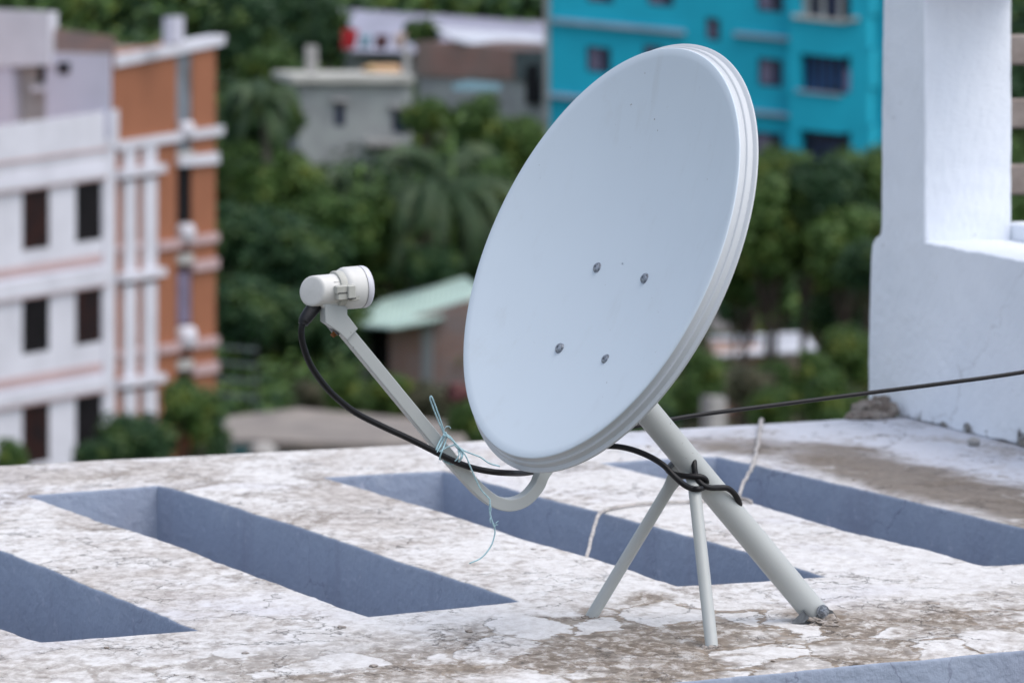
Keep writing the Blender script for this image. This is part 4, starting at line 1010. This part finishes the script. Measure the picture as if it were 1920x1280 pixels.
def palm(px, py, d, rpx, label, nf=24, seed=1, droop=1.0):
    rnd = random.Random(seed); c = W(px, py, d); R = rpx/F*d; gz = terr(c.y)-.3
    root = empty('palm_tree', V((c.x, c.y, gz)), label, 'palm tree')
    mb = MB(); hh = c.z-gz
    mb.tube([V((c.x+.6, c.y, gz)), V((c.x+.35, c.y, gz+hh*.5)), V((c.x, c.y, c.z))], [.24, .17, .15], 10); mb.obj('trunk', M['palmbark'], root)
    for i in range(nf):
        az = 2*math.pi*i/nf+rnd.uniform(-.15, .15); el = rnd.choice((1.15, .8, .45, .1, -.25)) + rnd.uniform(-.12, .12)
        L = R*rnd.uniform(1.25, 1.6); n = 16; p = V((c.x, c.y, c.z)); pts = [p.copy()]; e = el
        for k in range(n):
            dr = V((math.cos(az)*math.cos(e), math.sin(az)*math.cos(e), math.sin(e))); p = p+dr*(L/n); pts.append(p.copy()); e -= (.10+.006*k)*droop*(1 if el > 0 else .55)
        mb = MB(); mb.tube(pts, [.035*(1-.8*k/n) for k in range(n+1)], 5); sd = V((-math.sin(az), math.cos(az), 0))
        fine = spline(pts, 3)
        for k in range(3, len(fine)-1):
            t_ = k/len(fine); ll = R*.24*math.sin(math.pi*(t_*.85+.1))+.1; tg = (fine[k+1]-fine[k]).normalized()
            for sg in (-1, 1):
                dr = (sd*sg*.8+tg*.55-V((0, 0, .45+rnd.uniform(0, .35)))).normalized(); w = tg*.05
                a = fine[k]; b = a+dr*ll*.55-V((0, 0, .03)); c2 = a+dr*ll-V((0, 0, .18*ll))
                q = len(mb.v); mb.v += [a-w*.6, a+w*.6, b+w, b-w, c2]; mb.f += [(q, q+1, q+2, q+3), (q+3, q+2, q+4)]; mb.m += [0, 0]
        mb.obj('frond', M['palm_leaf'], root, smooth=False)
palm(822, 350, 159, 162, 'tall coconut palm with drooping fronds left of the dish, behind the mint roof', 26, 3)
palm(492, 180, 161, 74, 'smaller palm with grey-green fronds between the terracotta building and grey house', 20, 5, 1.2)
palm(650, 330, 168, 60, 'short palm with arching fronds just below the grey house windows', 16, 9, 1.3)
def banana(px, py, d, hpx, label, seed):
    rnd = random.Random(seed); c = W(px, py, d); L = hpx/F*d; gz = terr(c.y)-.3
    root = empty('banana_plant', V((c.x, c.y, gz)), label, 'banana plant')
    mb = MB(); mb.tube([V((c.x, c.y, gz)), V((c.x, c.y, c.z))], [.16, .10], 9); mb.obj('stem', M['banana'], root)
    for i in range(8):
        az = i*2.4+rnd.uniform(-.3, .3); e = rnd.uniform(.8, 1.4); p = c.copy(); rings = []
        for k in range(9):
            w = L*.13*math.sin(math.pi*min(1, (k+.6)/8.8)); sd = V((-math.sin(az), math.cos(az), 0))
            rings.append([p-sd*w, p-V((0, 0, w*.35)), p+sd*w]); dr = V((math.cos(az)*math.cos(e), math.sin(az)*math.cos(e), math.sin(e))); p = p+dr*L/8; e -= .17
        mb = MB(); mb.loft(rings, False); mb.obj('leaf', M['banana'], root)
banana(848, 245, 163, 70, 'light green banana plant with upright leaves above the coconut palm', 2)
banana(672, 335, 160, 42, 'light green banana plant at the foot of the grey house', 4)

# uncountable masses: undergrowth between the trees and the forest on the hill
def mass(name, label, n, area_fn, leaf, mats_, seed, clump=40):
    rnd = random.Random(seed); v = []; f = []; mi = []
    for i in range(n):
        c, r, m = area_fn(rnd)
        for k in range(clump):
            d = V((rnd.gauss(0, 1), rnd.gauss(0, 1), abs(rnd.gauss(0, 1)))).normalized(); p = c+V((d.x*r, d.y*r, d.z*r*1.0))*rnd.uniform(.6, 1.05)
            nn = (d+V((rnd.uniform(-.8, .8), rnd.uniform(-.8, .8), rnd.uniform(-.3, .9)))).normalized(); a = nn.orthogonal().normalized(); b = nn.cross(a)
            s = leaf*rnd.uniform(.6, 1.3); q = len(v); v += [p-a*s*.5, p+b*s*.3, p+a*s*.5, p-b*s*.3]; f.append((q, q+1, q+2, q+3)); mi.append(m)
    o = mk(name, v, f, mats_, None, False, None, mi); return tag(o, label, None, None, 'stuff')
def und(r):
    while True:
        y = r.uniform(100, 252); px = r.uniform(-120, 2000) if r.random() < .78 else r.choice((r.uniform(2000, 3900), r.uniform(-1100, -120), r.uniform(2000, 3900)))
        if y > 214 and px > 640: continue
        if (1270 < px < 1560 and 114 < y < 156) or (640 < px < 910 and 118 < y < 156) or (370 < px < 910 and y < 124): continue
        break
    x = (px-960)/F*y; rad = r.uniform(.9, 2.1)
    return V((x, y, terr(y)+r.uniform(.1, 1.6))), rad, r.choice((0, 0, 1, 1, 2))
mass('undergrowth', 'dense green undergrowth covering the slope between the houses', 3800, und, .5, [M['leaf_dark'], M['leaf_mid'], M['leaf_light']], 5)
def hill(r):
    y = 252+150*r.random()**2.2; x = (r.uniform(-1100, 3900)-960)/F*y; rad = r.uniform(1.6, 3.6); h = r.uniform(0, 4)
    return V((x, y, terr(y)+h)), rad, r.choice((0, 0, 0, 1, 1, 2))
mass('hillside_forest', 'dark green forest covering the hill along the top of the picture', 2900, hill, .9, [M['leaf_dark'], M['leaf_mid'], M['leaf_light']], 6, 60)

# ================================================================== CAMERA, LIGHT, WORLD
cam = bpy.data.cameras.new('Camera'); co = bpy.data.objects.new('Camera', cam); col.objects.link(co); scn.camera = co
co.matrix_world = Matrix(((RT.x, UP.x, -FW.x, EYE.x), (RT.y, UP.y, -FW.y, EYE.y), (RT.z, UP.z, -FW.z, EYE.z), (0, 0, 0, 1)))
cam.sensor_width = 36; cam.lens = F/1920*36; cam.clip_start = .1; cam.clip_end = 5000
cam.dof.use_dof = True; cam.dof.focus_distance = 5.62; cam.dof.aperture_fstop = 6.4; cam.dof.aperture_blades = 0
w = bpy.data.worlds.new('World'); scn.world = w; w.use_nodes = True; nt = w.node_tree
sun_dir = V((.38, -.20, .88)).normalized(); el = math.asin(sun_dir.z); az = math.atan2(sun_dir.x, sun_dir.y)
sky = nt.nodes.new('ShaderNodeTexSky'); sky.sky_type = 'NISHITA'; sky.sun_disc = False; sky.sun_elevation = el; sky.sun_rotation = az
sky.air_density = 1.0; sky.dust_density = 2.5; sky.ozone_density = 1.0
hs = nt.nodes.new('ShaderNodeHueSaturation'); hs.inputs['Saturation'].default_value = .60
nt.links.new(sky.outputs[0], hs.inputs['Color']); nt.links.new(hs.outputs[0], nt.nodes['Background'].inputs[0]); nt.nodes['Background'].inputs[1].default_value = .15
L = bpy.data.lights.new('Sun', 'SUN'); L.energy = .75; L.angle = math.radians(60); L.color = (1, .955, .90)
lo = bpy.data.objects.new('Sun', L); col.objects.link(lo); lo.rotation_euler = sun_dir.to_track_quat('Z', 'Y').to_euler(); lo.location = (0, 0, 50)
scn.view_settings.view_transform = 'Standard'; scn.view_settings.look = 'None'; scn.view_settings.gamma = 1; scn.view_settings.exposure = .74
